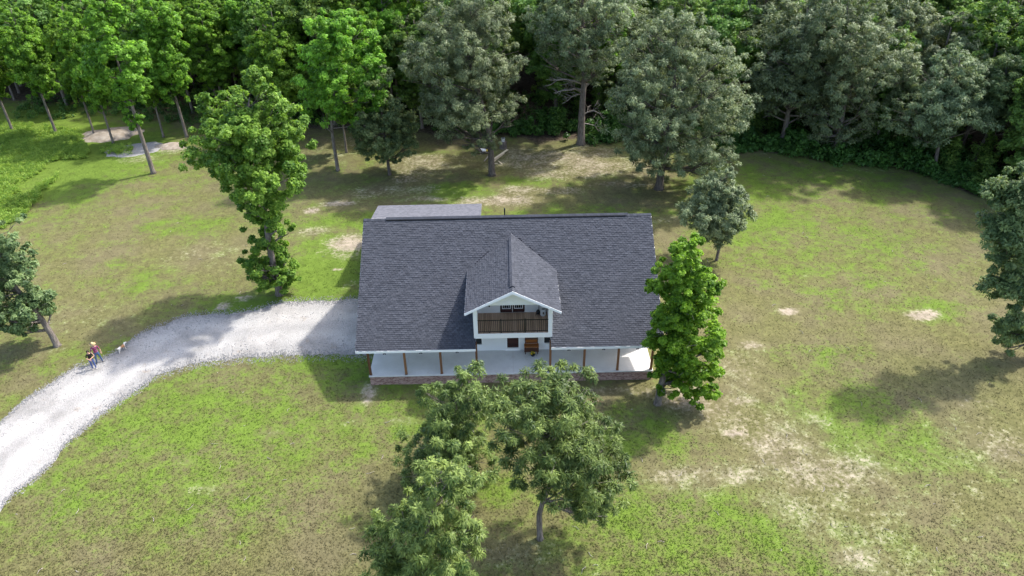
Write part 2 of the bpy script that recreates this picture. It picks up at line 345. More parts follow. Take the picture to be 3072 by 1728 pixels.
X, Y = np.meshgrid(gx, gy); Xf, Yf = X.ravel(), Y.ravel()
Zf = gheight(Xf, Yf)
nx, ny = len(gx), len(gy)
ii = (np.arange(ny-1)[:, None]*nx+np.arange(nx-1)[None]).ravel()
me = bpy.data.meshes.new('ground')
me.vertices.add(nx*ny); me.vertices.foreach_set('co', np.stack([Xf, Yf, Zf], 1).astype(np.float32).ravel())
nf = len(ii); me.loops.add(nf*4); me.loops.foreach_set('vertex_index', np.stack([ii, ii+1, ii+nx+1, ii+nx], 1).astype(np.int32).ravel())
me.polygons.add(nf); me.polygons.foreach_set('loop_start', np.arange(0, nf*4, 4, dtype=np.int32)); me.update(calc_edges=True)
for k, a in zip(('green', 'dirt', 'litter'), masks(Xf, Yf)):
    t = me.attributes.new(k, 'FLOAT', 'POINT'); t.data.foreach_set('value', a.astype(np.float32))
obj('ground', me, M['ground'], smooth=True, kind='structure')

# driveway of crushed white stone
UPE = [(-260, 1500), (-90, 1340), (0, 1269), (43, 1230), (77, 1198), (108, 1180), (172, 1140), (224, 1104), (267, 1095), (319, 1071), (370, 1045), (388, 1024), (435, 996), (504, 972), (543, 951), (603, 946), (689, 942), (775, 929), (818, 916), (861, 905), (978, 905), (1072, 895), (1115, 890)]
LOE = [(-260, 1800), (-60, 1620), (0, 1538), (26, 1490), (108, 1434), (173, 1377), (182, 1343), (243, 1291), (329, 1221), (381, 1187), (442, 1148), (465, 1127), (538, 1099), (603, 1088), (668, 1078), (780, 1070), (900, 1063), (1010, 1062), (1090, 1066), (1115, 1064)]
def dens(pts, step=.12, amp=.22, seed=0):
    P = np.array([onz(p)[:2] for p in pts]); out = []
    for a, b in zip(P[:-1], P[1:]):
        k = max(2, int(np.linalg.norm(b-a)/step)); out += [a+(b-a)*t for t in np.linspace(0, 1, k, endpoint=False)]
    out = np.array(out+[P[-1]]); 
    for _ in range(4): out[1:-1] = (out[:-2]+2*out[1:-1]+out[2:])/4
    out[:, 1] += amp*fbm(out[:, 0], out[:, 1], 1.1, 4, seed)+amp*.6*fbm(out[:, 0], out[:, 1], 5, 2, seed+5); return out
ue, le = dens(UPE, seed=2), dens(LOE, seed=4)
ns = 460
def resamp(P, n): 
    s = np.concatenate([[0], np.cumsum(np.linalg.norm(np.diff(P, axis=0), axis=1))]); t = np.linspace(0, s[-1], n)
    return np.stack([np.interp(t, s, P[:, 0]), np.interp(t, s, P[:, 1])], 1)
ue, le = resamp(ue, ns), resamp(le, ns)
NC = 22; W_ = np.linspace(0, 1, NC)
G = ue[:, None]*(1-W_)[None, :, None]+le[:, None]*W_[None, :, None]
gz = gheight(G[..., 0].ravel(), G[..., 1].ravel())+.012+.05*np.tile(np.sin(W_*math.pi), ns)+.012*fbm(G[..., 0].ravel(), G[..., 1].ravel(), 2., 2, 9)
b = MB(); b.v = [(p[0], p[1], z) for p, z in zip(G.reshape(-1, 2), gz)]
b.f = [(i*NC+j, (i+1)*NC+j, (i+1)*NC+j+1, i*NC+j+1) for i in range(ns-1) for j in range(NC-1)]; b.m = [0]*len(b.f)
me = b.mesh('driveway'); t = me.attributes.new('across', 'FLOAT', 'POINT'); t.data.foreach_set('value', np.tile(W_, ns).astype(np.float32))
obj('driveway', me, M['gravel'], smooth=True, kind='structure')
def in_drive(x, y):
    u = np.interp(x, ue[:, 0], ue[:, 1]); l = np.interp(x, le[:, 0], le[:, 1])
    return (x < -9) & (y < u) & (y > l)
# loose stones strewn along both edges
def stones(name, P, s0, s1, mat, zoff=.0, **kw):
    k = len(P); s = rng.uniform(s0, s1, k)[:, None]
    base = np.array([(1, 0, 0), (-.5, .87, 0), (-.5, -.87, 0), (0, 0, .8)])
    V = []
    th = rng.uniform(0, 6.28, k); jit = rng.uniform(.7, 1.3, (k, 4, 3))
    q = base[None]*jit*s[:, None]; c_, s_ = np.cos(th), np.sin(th)
    q = np.stack([q[..., 0]*c_[:, None]-q[..., 1]*s_[:, None], q[..., 0]*s_[:, None]+q[..., 1]*c_[:, None], q[..., 2]], -1)+P[:, None]
    tri = q[:, [[0, 1, 3], [1, 2, 3], [2, 0, 3]]].reshape(-1, 3)
    return obj(name, quads_mesh(name, tri, nv=3), mat, kind='stuff', **kw)
P = []
for e in (ue, le):
    i = rng.integers(0, ns, 4200); q = e[i]+np.stack([rng.normal(0, .1, 4200), rng.normal(0, .34, 4200)], 1); P.append(q)
P = np.concatenate(P+[np.stack([rng.uniform(-45, -10, 6000), rng.uniform(-6, 9, 6000)], 1)]); P = P[(P[:, 0] < -10.3)]
keep = np.ones(len(P), bool); keep[8400-(8400-len(P)):] = True
nb = len(P); isin = in_drive(P[:, 0], P[:, 1]); dist = np.minimum(abs(P[:, 1]-np.interp(P[:, 0], ue[:, 0], ue[:, 1])), abs(P[:, 1]-np.interp(P[:, 0], le[:, 0], le[:, 1])))
P = P[isin | (dist < .9)]
P = np.c_[P, gheight(P[:, 0], P[:, 1])+np.where(in_drive(P[:, 0], P[:, 1]), .05, .005)]
stones('loose_gravel', P, .025, .065, M['stone'], label='loose white crushed stones along the edges of the gravel driveway', category='gravel')

# soil mound and spilled white gravel by the woods on the left
def heap(name, c, rx, ry, h, mat, rot=0., seed=0):
    nr, na = 18, 48; b = MB(); 
    for i in range(nr+1):
        for j in range(na):
            a = 2*math.pi*j/na; f = i/nr; x, y = math.cos(a)*f, math.sin(a)*f
            w = 1+.6*float(fbm(np.array([math.cos(a)*1.5]), np.array([math.sin(a)*1.5]), 1, 3, seed)[0])
            px, py = x*rx*w, y*ry*w; X_, Y_ = c[0]+px*math.cos(rot)-py*math.sin(rot), c[1]+px*math.sin(rot)+py*math.cos(rot)
            z = h*(1-f*f)**1.4*(1+.35*float(fbm(np.array([X_]), np.array([Y_]), .9, 3, seed+3)[0]))+float(gheight(np.array([X_]), np.array([Y_]))[0])+(.03 if i < nr else -.05)
            b.v.append((X_, Y_, z))
    b.f = [(i*na+j, (i+1)*na+j, (i+1)*na+(j+1) % na, i*na+(j+1) % na) for i in range(nr) for j in range(na)]; b.m = [0]*len(b.f)
    return obj(name, b, mat, smooth=True, kind='structure')
heap('soil_mound', gd(268, 340), 3.6, 2.6, .6, M['soil'], .3, 3)
heap('gravel_patch', gd(335, 378), 3.2, 1.9, .12, M['gravel'], .3, 7)
heap('soil_bank', gd(428, 368), 2.2, 1.2, .3, M['soil'], .2, 12)

# lawn grass blades
def frust_pts(nw):
    u = rng.uniform(-60, IW+60, nw); v = IH+80-(rng.random(nw)**1.25)*(IH+80-400)
    D = FW[None]+RT[None]*((u-IW/2)/FPX)[:, None]-UP[None]*((v-IH/2)/FPX)[:, None]
    p = CAM+D*((-CAM[2])/D[:, 2])[:, None]; return p[:, 0], p[:, 1]
bx, by = frust_pts(200000)
de = np.minimum(abs(by-np.interp(bx, ue[:, 0], ue[:, 1])), abs(by-np.interp(bx, le[:, 0], le[:, 1])))
weedy = in_drive(bx, by) & (de < .55) & (fbm(bx, by, 1.3, 2, 40) > -.05+de*.8)
ok = (by < edge_y(bx)+1) & (~in_drive(bx, by) | weedy) & ~((abs(bx) < 10.2) & (by > -.1) & (by < 16)) & ~((bx > -12) & (bx < -2) & (by > 14) & (by < 21))
bx, by = bx[ok], by[ok]; g_, d_, l_ = masks(bx, by)
ok = rng.random(len(bx)) > np.clip(d_*1.5, 0, .93); bx, by, g_, d_, l_ = bx[ok], by[ok], g_[ok], d_[ok], l_[ok]
k = len(bx); h = rng.uniform(.03, .085, k)*(1+.5*g_); w = rng.uniform(.02, .05, k); th = rng.uniform(0, 6.28, k); ln = rng.uniform(.8, 2.2, k); tl = rng.uniform(0, 6.28, k)
z = gheight(bx, by); B0 = np.stack([bx, by, z-.01], 1); dv = np.stack([np.cos(th), np.sin(th), 0*th], 1)*w[:, None]
tip = B0+np.stack([np.cos(tl)*ln*h, np.sin(tl)*ln*h, h], 1)
V = np.stack([B0-dv, B0+dv, tip], 1).reshape(-1, 3)
obj('lawn_grass', quads_mesh('lawn_grass', V, rng.random(k), dict(green=g_, dirt=d_*.4, litter=l_), 3), M['blade'], kind='stuff', label='patchy mown lawn grass, part green and part dry, around the house', category='grass')

# ------------------------------------------------------------------ the house
c0, H, o_, ze, yr, zr, Dw = 2.54, .829, .447, 3.359, 7.845, 8.963, 2.592
XL, XR = -10.61, 10.17; sl = (zr-ze)/(yr+o_); SLX0, SLX1 = -10.08, 9.72
ca = 1/math.hypot(1, sl); sa = sl*ca
def rz_(y): return ze+sl*(y+o_)
house = thing('farmhouse', 'white house with large dark grey shingle roof, balcony dormer and long brick-edged porch', 'house', (0, 0, 0))
# porch
bevel(obj('porch_slab', MB().box(SLX0, -.03, H-.10, SLX1, Dw+.05, H), M['concrete'], house), .012)
for i, x in enumerate([-7.5, -5.0, -.02, 2.5, 4.9, 7.2]):
    obj('control_joint', MB().box(x-.008, .0, H+.0005, x+.008, Dw-.02, H+.003), M['mortar'], house)
found = obj('foundation', MB().box(SLX0+.05, .04, -.3, SLX1-.05, Dw, H-.10), M['mortar'], house)
bl, bh, bd = .203, .067, .012
V = []; tone = []
def addbrick(x0, x1, y0, y1, z0, z1):
    a = [(x0,y0,z0),(x1,y0,z0),(x1,y1,z0),(x0,y1,z0),(x0,y0,z1),(x1,y0,z1),(x1,y1,z1),(x0,y1,z1)]; t = random.random()**1.2
    for q in [(0,1,5,4),(1,2,6,5),(3,0,4,7),(4,5,6,7)]:
        V.extend(a[i] for i in q); tone.append(t)
zz = H-.105; r = 0
while zz > -.1:
    x = SLX0+.04-(bl/2 if r % 2 else 0)
    while x < SLX1-.04:
        x0, x1 = max(x, SLX0+.04)+.005, min(x+bl, SLX1-.04)-.005
        if x1-x0 > .03: addbrick(x0, x1, .018-random.random()*.006, .05, zz-bh+.008, zz)
        x += bl+.01
    for sx in (SLX0+.03, SLX1-.05):
        y = .05+(bl/2 if r % 2 else 0)
        while y < Dw: addbrick(sx, sx+.02, y+.005, min(y+bl-.005, Dw), zz-bh+.008, zz); y += bl+.01
    zz -= bh+.008; r += 1
obj('brickwork', quads_mesh('brickwork', V, tone), M['brick'], found, kind='stuff')
posts = [-c0-k*2.475 for k in (3, 2, 1, 0)]+[c0+k*2.346 for k in range(4)]
for i, x in enumerate(posts):
    zt = rz_(.13)-.22 if abs(x) > 3 else rz_(.13)-.25
    p = bevel(obj('porch_post', MB().box(x-.075, .06, H, x+.075, .21, zt), M['post'], house), .008)
    obj('post_base', MB().box(x-.09, .045, H, x+.09, .225, H+.05), M['benchdark'], p)
obj('porch_beam', MB().box(XL+.35, .07, rz_(.13)-.32, -c0-.08, .20, rz_(.13)-.14), M['trim'], house)
obj('porch_beam', MB().box(c0+.08, .07, rz_(.13)-.32, XR-.3, .20, rz_(.13)-.14), M['trim'], house)
# walls
wl, wr, wb = -9.95, 9.55, 15.7
bw = MB()
def wallrun(x0, x1, holes, y0=Dw, th=.16, z0=H-.02, z1=None, mb=bw):
    z1 = z1 or rz_(y0)-.1; xs = x0
    for (a, b_, s, t) in sorted(holes):
        mb.box(xs, y0, z0, a, y0+th, z1)
        if s > z0: mb.box(a, y0, z0, b_, y0+th, s)
        if t < z1: mb.box(a, y0, t, b_, y0+th, z1)
        xs = b_
    mb.box(xs, y0, z0, x1, y0+th, z1)
HW = [(-8.1, -7.1, 1.45, 2.95), (-5.6, -4.6, 1.45, 2.95), (-3.15, -2.22, 1.36, 2.95), (-.45, .43, 1.03, 3.1), (2.22, 3.15, 1.36, 2.95), (4.6, 5.6, 1.45, 2.95), (7.0, 8.0, 1.45, 2.95)]
wallrun(wl, wr, HW, z1=4.14)
wall = obj('wall', bw, M['white'], house)
sb = MB(); pr = [(0, Dw+.16, -.1), (0, wb, -.1), (0, wb, rz_(2*yr-wb)-.12), (0, yr, zr-.2), (0, Dw+.16, rz_(Dw+.16)-.12)]
obj('gable_end_wall', MB().prism([(wl, p[1], p[2]) for p in pr], (.15, 0, 0)), M['white'], house); obj('gable_end_wall', MB().prism([(wr-.15, p[1], p[2]) for p in pr], (.15, 0, 0)), M['white'], house); sb.box(wl+.15, wb-.15, -.1, wr-.15, wb, rz_(2*yr-wb)-.12)
obj('back_wall', sb, M['white'], house)
obj('threshold', MB().box(-.55, Dw-.06, H, .53, Dw-.002, 1.03), M['trim'], house)
def window(x0, x1, z0, z1, y, nxp=2, nzp=3, par=house):
    w = obj('window', MB().box(x0-.07, y-.035, z0-.07, x0, y+.1, z1+.07).box(x1, y-.035, z0-.07, x1+.07, y+.1, z1+.07).box(x0, y-.035, z0-.07, x1, y+.1, z0).box(x0, y-.035, z1, x1, y+.1, z1+.07), M['trim'], par)
    obj('pane', MB().box(x0, y+.06, z0, x1, y+.075, z1), M['glass'], w)
    mu = MB()
    for i in range(1, nxp): x = x0+(x1-x0)*i/nxp; mu.box(x-.012, y+.04, z0, x+.012, y+.058, z1)
    for i in range(1, nzp): zq = z0+(z1-z0)*i/nzp; mu.box(x0, y+.035, zq-.012, x1, y+.057, zq+.012)
    obj('muntin', mu, M['black'], w); return w
for q in HW:
    if q[0] != -.45: window(q[0]+.03, q[1]-.03, q[2]+.03, q[3]-.03, Dw)
dr = obj('front_door', MB().box(-.41, Dw+.05, 1.03, .39, Dw+.10, 3.06), M['doordark'], house)
for i in range(6): obj('door_panel', MB().box(-.31, Dw+.035, 1.13+i*.32, .29, Dw+.049, 1.39+i*.32), M['doordark'], dr)
obj('door_handle', MB().tube([(.31, Dw+.02, 2.0), (.31, Dw-.02, 2.0), (.22, Dw-.02, 2.0)], .013, 6), M['black'], dr)
obj('door_frame', MB().box(-.53, Dw-.03, 1.03, -.42, Dw+.06, 3.2).box(.40, Dw-.03, 1.03, .51, Dw+.06, 3.2).box(-.42, Dw-.03, 3.07, .40, Dw+.06, 3.2), M['trim'], house)

# main roof: felt deck with the notch for the balcony, then the shingles
T = .14; off = np.array((0, sa*.0, 0))
dn = np.array((0, 0, -T))
NB = 2.72       # roof is open in front of and under the balcony up to here
rb = MB()
def fy(x, y): return (x, y, rz_(y))
rb.prism([fy(XL, -o_), fy(-c0, -o_), fy(-c0, NB), fy(XL, NB)], dn); rb.prism([fy(c0, -o_), fy(XR, -o_), fy(XR, NB), fy(c0, NB)], dn)
rb.prism([fy(XL, NB), fy(XR, NB), fy(XR, yr), fy(XL, yr)], dn)
by_ = 2*yr+o_; rb.prism([(XL, yr, zr), (XR, yr, zr), (XR, by_, ze), (XL, by_, ze)], dn)
roof = obj('roof', rb, M['felt'], house)
fa = .17
obj('fascia', MB().box(XL, -o_-.03, ze-fa, -c0, -o_-.001, ze+.01), M['trim'], roof); obj('fascia', MB().box(c0, -o_-.03, ze-fa, XR, -o_-.001, ze+.01), M['trim'], roof)
for x0 in (XL-.03, XR+.001):
    obj('rake_board', MB().prism([(x0, -o_, ze-fa), (x0, yr, zr-fa), (x0, yr, zr-.05), (x0, -o_, ze-.05)], (.028, 0, 0)).prism([(x0, yr, zr-fa), (x0, by_, ze-fa), (x0, by_, ze-.05), (x0, yr, zr-.05)], (.028, 0, 0)), M['trim'], roof)
obj('soffit', MB().prism([(XL+.02, -o_, ze-fa+.01), (-c0, -o_, ze-fa+.01), (-c0, Dw-.01, ze-fa+.6), (XL+.02, Dw-.01, ze-fa+.6)], (0, 0, .01)), M['trim'], roof)
obj('soffit', MB().prism([(c0, -o_, ze-fa+.01), (XR-.02, -o_, ze-fa+.01), (XR-.02, Dw-.01, ze-fa+.6), (c0, Dw-.01, ze-fa+.6)], (0, 0, .01)), M['trim'], roof)
for x in (-8.7, -6.25, -3.8, 3.75, 6.1, 8.4):
    l = obj('eave_light', MB().box(x-.07, -o_+.0, ze-fa-.07, x+.07, -o_+.12, ze-fa+.005).tube([(x-.05, -o_+.03, ze-fa-.06), (x-.07, -o_-.02, ze-fa-.12)], [.035, .05], 8).tube([(x+.05, -o_+.03, ze-fa-.06), (x+.07, -o_-.02, ze-fa-.12)], [.035, .05], 8), M['black'], roof)
EXP, TW = .1445, .24
gap = .016
def tab_mesh(name, tone, w):
    # local: x along the course, y up the slope, z out of the roof
    e = EXP; h0, h1 = .036, .006
    v = [(-w/2, 0, 0), (w/2, 0, 0), (w/2, e*1.15, 0), (-w/2, e*1.15, 0), (-w/2, 0, h0), (w/2, 0, h0), (w/2, e*1.15, h1), (-w/2, e*1.15, h1)]
    f = [(4, 5, 6, 7), (0, 1, 5, 4), (1, 2, 6, 5), (3, 0, 4, 7)]
    return np.array(v), f
def dormer_in(x, y): # inside the dormer footprint, seen on the main roof plane
    return False
cb, yb = 2.63, .19
DZP, DZE, DXE, DYF = 8.20, 6.56, 3.12, -.80
dsl = (DZP-DZE)/DXE
def covered(x, y):
    z = rz_(y); zd = DZP-dsl*abs(x)
    return abs(x) < cb-.08 and y > yb and zd > z-.02
near = []; V = []; tone = []
tabtones = [.12, .3, .45, .6, .78, .95]
tabm = []
tv, tf = tab_mesh('t', 0, TW-gap)
for q in tabtones:
    me = quads_mesh('shingle', np.array([tv[i] for f in tf for i in f]), [q*.9]*len(tf)); me.materials.append(M['shingle']); tabm.append(me)
Rs = np.array([[1, 0, 0], [0, ca, -sa], [0, sa, ca]])
ncourse = int(math.hypot(yr+o_, zr-ze)/EXP)
nshow = 0
for r in range(ncourse):
    s = r*EXP; y = -o_+s*ca; zq = ze+s*sa
    x = XL-((r*.41) % 1)*TW
    while x < XR-.02:
        xa, xb = max(x, XL-.04), min(x+TW, XR+.04); xm = (xa+xb)/2; full = xb-xa > TW-.02; x += TW
        if xb-xa < .05: continue
        if y < NB+.02 and xa < c0 and xb > -c0:
            if xa < -c0: xb = -c0
            elif xb > c0: xa = c0
            else: continue
            if xb-xa < .03: continue
            xm = (xa+xb)/2; full = False
        if covered(xm, y+.05): continue
        t = random.random(); t = .25+.5*t if random.random() < .5 else t
        P0 = np.array((xm, y, zq))+np.array((0, -sa, ca))*.004
        if full and nshow < 290 and r < 6 and r > 0:
            o = bpy.data.objects.new('shingle', tabm[min(5, int(t*6))]); C.objects.link(o); o.parent = roof
            o.location = P0; o.rotation_euler = (math.atan(sl), 0, 0); nshow += 1; continue
        loc = tv.copy(); loc[:, 0] *= (xb-xa-gap)/(TW-gap); 
        if random.random() < .42: loc[:, 2] *= .55
        wp = loc@Rs.T+P0
        for f in tf: V.extend(wp[i] for i in f); tone.append(t)
obj('shingles', quads_mesh('shingles', V, tone), M['shingle'], roof, kind='stuff')
# back slope in bigger courses
V = []; tone = []
Rb = np.array([[-1, 0, 0], [0, -ca, sa], [0, sa, ca]])
for r in range(0, ncourse):
    s = r*EXP; y = by_-s*ca; zq = ze+s*sa; x = XL
    while x < XR-.02:
        w = min(TW*4, XR-x); loc = tv.copy(); loc[:, 0] *= (w-gap)/(TW-gap); wp = loc@Rb.T+np.array((x+w/2, y, zq+.004)); t = random.random(); x += w
        for f in tf: V.extend(wp[i] for i in f); tone.append(t)
obj('back_shingles', quads_mesh('back_shingles', V, tone), M['shingle'], roof, kind='stuff')
# ridge: cap shingles and raised vent
V = []; tone = []; x = XL
while x < XR-.02:
    w = min(.25, XR-x); t = random.random()*.8+.1
    for sg in (-1, 1):
        a = [(x, yr, zr+.055), (x+w+.02, yr, zr+.045), (x+w+.02, yr+sg*.16, zr-.16*sl+.05), (x, yr+sg*.16, zr-.16*sl+.06)]
        if sg < 0: a = a[::-1]
        V.extend(a); tone.append(t)
        a = [(x, yr+sg*.16, zr-.16*sl+.06), (x+w+.02, yr+sg*.16, zr-.16*sl+.05), (x+w+.02, yr+sg*.16, zr-.16*sl), (x, yr+sg*.16, zr-.16*sl)]
        V.extend(a); tone.append(0)
    x += w
obj('ridge_caps', quads_mesh('ridge_caps', V, tone), M['shingle'], roof, kind='stuff')
b = MB()
for sg in (-1, 1): b.prism([(-9.0, yr+sg*.02, zr+.115), (8.3, yr+sg*.02, zr+.115), (8.3, yr+sg*.19, zr-.19*sl+.12), (-9.0, yr+sg*.19, zr-.19*sl+.12)], (0, 0, -.06))
b.box(-9.0, yr-.165, zr-.16, 8.3, yr+.165, zr+.03)
obj('ridge_vent', b, M['black'], roof)
V = []; tone = []; x = -9.0
while x < 8.3:
    for sg in (-1, 1):
        a = [(x, yr, zr+.13), (x+.24, yr, zr+.13), (x+.24, yr+sg*.18, zr-.18*sl+.13), (x, yr+sg*.18, zr-.18*sl+.13)]
        V.extend(a if sg > 0 else a[::-1]); tone.append(random.random()*.5+.1)
    x += .25
obj('vent_caps', quads_mesh('vent_caps', V, tone), M['shingle'], roof, kind='stuff')
obj('vent_pipe', MB().tube([(-.42, 8.6, 8.2), (-.42, 8.6, 9.25)], .055, 10), M['black'], roof)

# dormer with balcony
yb, zb, zd, cb, zg = .19, 3.80, 4.16, 2.63, 6.46
yR = 2.60
for sg in (-1, 1):
    dm = MB()
    x0, x1 = sorted((sg*cb, sg*(cb-.20)))
    zt = DZP-dsl*(cb)-.10
    dm.prism([(x0, yb, zb), (x0, yR+.12, zb), (x0, yR+.12, 4.9), (x0, yR+2.12, 4.9), (x0, yR+2.12, zg-.02), (x0, yb, zg-.02)], (x1-x0, 0, 0))
    obj('dormer_side_wall', dm, M['trim'], house)
obj('balcony_band', MB().box(-cb-.012, yb-.03, zb-.02, cb+.012, yb-.001, zd).box(-cb+.2, yb, zd-.2, cb-.2, yR, zd-.04), M['trim'], house)
for sg in (-1, 1):
    x0, x1 = sorted((sg*(cb+.012), sg*(cb-.27))); bevel(obj('corner_board', MB().box(x0, yb-.028, zd+.002, x1, yb-.001, zg-.02), M['trim'], house), .006)
gw = obj('gable_wall', MB().prism([(-cb, yb, zg), (cb, yb, zg), (cb, yb, DZP-dsl*cb-.09), (0, yb, DZP-.09), (-cb, yb, DZP-dsl*cb-.09)], (0, .14, 0)), M['white'], house)
obj('balcony_ceiling', MB().box(-cb+.2, yb+.14, zg, cb-.2, yR, zg+.03), M['trim'], house)
rw = obj('balcony_rear_wall', MB().box(-cb+.2, yR, zd-.04, -.86, yR+.1, zg).box(.86, yR, zd-.04, cb-.2, yR+.1, zg).box(-.86, yR, zd+2.1, .86, yR+.1, zg), M['white'], house)
deck = obj('balcony_deck', MB().box(-cb+.2, yb, zd-.039, cb-.2, yR-.002, zd-.022), M['benchdark'], house)
nb_ = 36; bw_ = (2*cb-.4)/nb_
for i in range(nb_):
    x = -cb+.2+i*bw_; obj('deck_board', MB().box(x+.006, yb+.0, zd-.021, x+bw_-.006, yR-.004, zd+random.random()*.003), M['deck'], deck)
for sg in (-1, 1):
    x0, x1 = sorted((sg*.02, sg*.83))
    lf = obj('balcony_door', MB().box(x0, yR+.02, zd+.01, x1, yR+.06, zd+.33).box(x0, yR+.02, zd+1.9, x1, yR+.06, zd+2.08).box(x0, yR+.02, zd+.33, x0+.12, yR+.06, zd+1.9).box(x1-.12, yR+.02, zd+.33, x1, yR+.06, zd+1.9), M['doordark'], house)
    obj('pane', MB().box(x0+.12, yR+.035, zd+.33, x1-.12, yR+.045, zd+1.9), M['glass'], lf)
    fr = MB().box(x0+.10, yR+.008, zd+.31, x1-.10, yR+.019, zd+.36).box(x0+.10, yR+.008, zd+.36, x0+.145, yR+.019, zd+1.9).box(x1-.145, yR+.008, zd+.36, x1-.10, yR+.019, zd+1.9)
    for i in range(1, 4): xx = x0+.12+(x1-x0-.24)*i/4; fr.box(xx-.01, yR+.012, zd+.36, xx+.01, yR+.02, zd+1.9)
    obj('glazing_bars', fr, M['trim'], lf)
obj('door_astragal', MB().box(-.02, yR-.005, zd+.06, .02, yR+.03, zd+2.08), M['trim'], house)
obj('wall_lamp', MB().box(-1.65, yR-.09, 4.72, -1.57, yR-.001, 4.86), M['black'], house)
# railing
rail = obj('railing', MB().box(-cb+.2, yb+.045, zd+1.02, cb-.2, yb+.095, zd+1.06), M['black'], house)
obj('bottom_rail', MB().box(-cb+.2, yb+.05, zd+.085, cb-.2, yb+.09, zd+.12), M['black'], rail)
for x in (-.80, .82): obj('rail_post', MB().box(x-.04, yb+.03, zd, x+.04, yb+.11, zd+1.12), M['black'], rail)
for x in (-1.6, 0., 1.63): obj('rail_foot', MB().box(x-.02, yb+.05, zd, x+.02, yb+.09, zd+.085), M['black'], rail)
nbal = 38
for i in range(1, nbal):
    x = -cb+.2+(2*cb-.4)*i/nbal
    if min(abs(x+.8), abs(x-.82)) < .05: continue
    obj('baluster', MB().box(x-.014, yb+.057, zd+.12, x+.014, yb+.083, zd+1.02), M['black'], rail)
# dormer roof
def yroof(z): return (z-ze)/sl-o_
dro = MB()
for sg in (-1, 1):
    dro.prism([(0, DYF, DZP), (sg*DXE, DYF, DZE), (sg*DXE, yroof(DZE)+.05, DZE), (0, yroof(DZP)+.05, DZP)], (0, 0, -.12))
droof = obj('dormer_roof', dro, M['felt'], house)
for sg in (-1, 1):
    obj('rake_board', MB().prism([(0, DYF-.03, DZP-.20), (sg*DXE, DYF-.03, DZE-.17), (sg*DXE, DYF-.03, DZE+.01), (0, DYF-.03, DZP+.01)], (0, .028, 0)), M['trim'], droof)
    obj('eave_board', MB().box(*( (sg*DXE+.001, DYF, DZE-.15, sg*DXE+.026, yroof(DZE)-.1, DZE-.05) if sg > 0 else (sg*DXE-.026, DYF, DZE-.15, sg*DXE-.001, yroof(DZE)-.1, DZE-.05))), M['trim'], droof)
    obj('soffit', MB().prism([(sg*.02, DYF+.001, DZP-.21), (sg*DXE, DYF+.001, DZE-.16), (sg*DXE, yb-.03, DZE-.16), (sg*.02, yb-.03, DZP-.21)], (0, 0, .012)), M['trim'], droof)
    obj('soffit', MB().prism([(sg*(cb+.015), yb-.03, DZP-dsl*(cb+.015)-.20), (sg*DXE, yb-.03, DZE-.16), (sg*DXE, 4.0, DZE-.16), (sg*(cb+.015), 4.0, DZP-dsl*(cb+.015)-.20)], (0, 0, .012)), M['trim'], droof)
V = []; tone = []
cd_ = 1/math.hypot(1, dsl); sd_ = dsl*cd_; slen = DXE/cd_
for sg in (-1, 1):
    # along = y axis, up the slope = towards the ridge
    ax = np.array((0, sg*1., 0)); up_ = np.array((-sg*cd_, 0, sd_)); nn = np.array((sg*sd_, 0, cd_))
    Rm = np.stack([ax, up_, nn], 1)
    for r in range(int(slen/EXP)+1):
        s = r*EXP
        if s > slen-.06: break
        xx, zq = sg*(DXE-s*cd_), DZE+s*sd_; yend = yroof(zq)+.1; y = DYF-((r*.41) % 1)*TW
        while y < yend:
            ya, yb2 = max(y, DYF-.012), min(y+TW, yend); y += TW
            if yb2-ya < .04: continue
            loc = tv.copy(); loc[:, 0] *= (yb2-ya-gap)/(TW-gap); loc[:, 2] *= random.choice((.55, 1, 1)); wp = loc@Rm.T+np.array((xx, (ya+yb2)/2, zq))+nn*.004; t = random.random(); t = .25+.5*t if random.random() < .5 else t
            for f in tf: V.extend(wp[i] for i in f); tone.append(t)
obj('shingles', quads_mesh('dormer_shingles', V, tone), M['shingle'], droof, kind='stuff')
V = []; tone = []; y = DYF
while y < yroof(DZP):
    vent = .4 < y-DYF < yroof(DZP)-DYF-.9; up0 = .12 if vent else .045
    for sg in (-1, 1):
        a = [(0, y, DZP+up0), (0, y+.25, DZP+up0-.006), (sg*.17, y+.25, DZP-.17*dsl+up0-.006), (sg*.17, y, DZP-.17*dsl+up0)]
        V.extend(a if sg < 0 else a[::-1]); tone.append(random.random()*.7+.1)
        a = [(sg*.17, y, DZP-.17*dsl+up0), (sg*.17, y+.25, DZP-.17*dsl+up0), (sg*.17, y+.25, DZP-.17*dsl), (sg*.17, y, DZP-.17*dsl)]; V.extend(a); tone.append(0)
        a = [(0, y, DZP+up0), (sg*.17, y, DZP-.17*dsl+up0), (sg*.17, y, DZP-.17*dsl), (0, y, DZP)]; V.extend(a); tone.append(0)
    y += .24
obj('ridge_caps', quads_mesh('dormer_ridge_caps', V, tone), M['shingle'], droof, kind='stuff')
# back porch roof behind the ridge
ext = obj('back_porch_roof', MB().prism([(-12.07, 14.2, 4.55), (-2.55, 14.2, 4.55), (-2.55, 21.3, 3.2), (-12.07, 21.3, 3.2)], (0, 0, -.14)), M['ext_roof'], house)
V = []; tone = []; es = 1.35/7.1; ec = 1/math.hypot(1, es); Re = np.array([[-1, 0, 0], [0, -ec, es*ec], [0, es*ec, ec]])
for r in range(26):
    s = r*EXP; x = -12.07-((r*.37) % 1)*TW
    while x < -2.56:
        xa, xb = max(x, -12.08), min(x+TW, -2.54); x += TW
        if xb-xa < .05: continue
        loc = tv.copy(); loc[:, 0] *= (xb-xa-gap)/(TW-gap); loc[:, 2] *= .6; wp = loc@Re.T+np.array(((xa+xb)/2, 21.3-s*ec, 3.2+s*es*ec+.004)); t = random.random()
        for f in tf: V.extend(wp[i] for i in f); tone.append(.45+.55*t)  # lighter tones only, part of the light painted into this roof
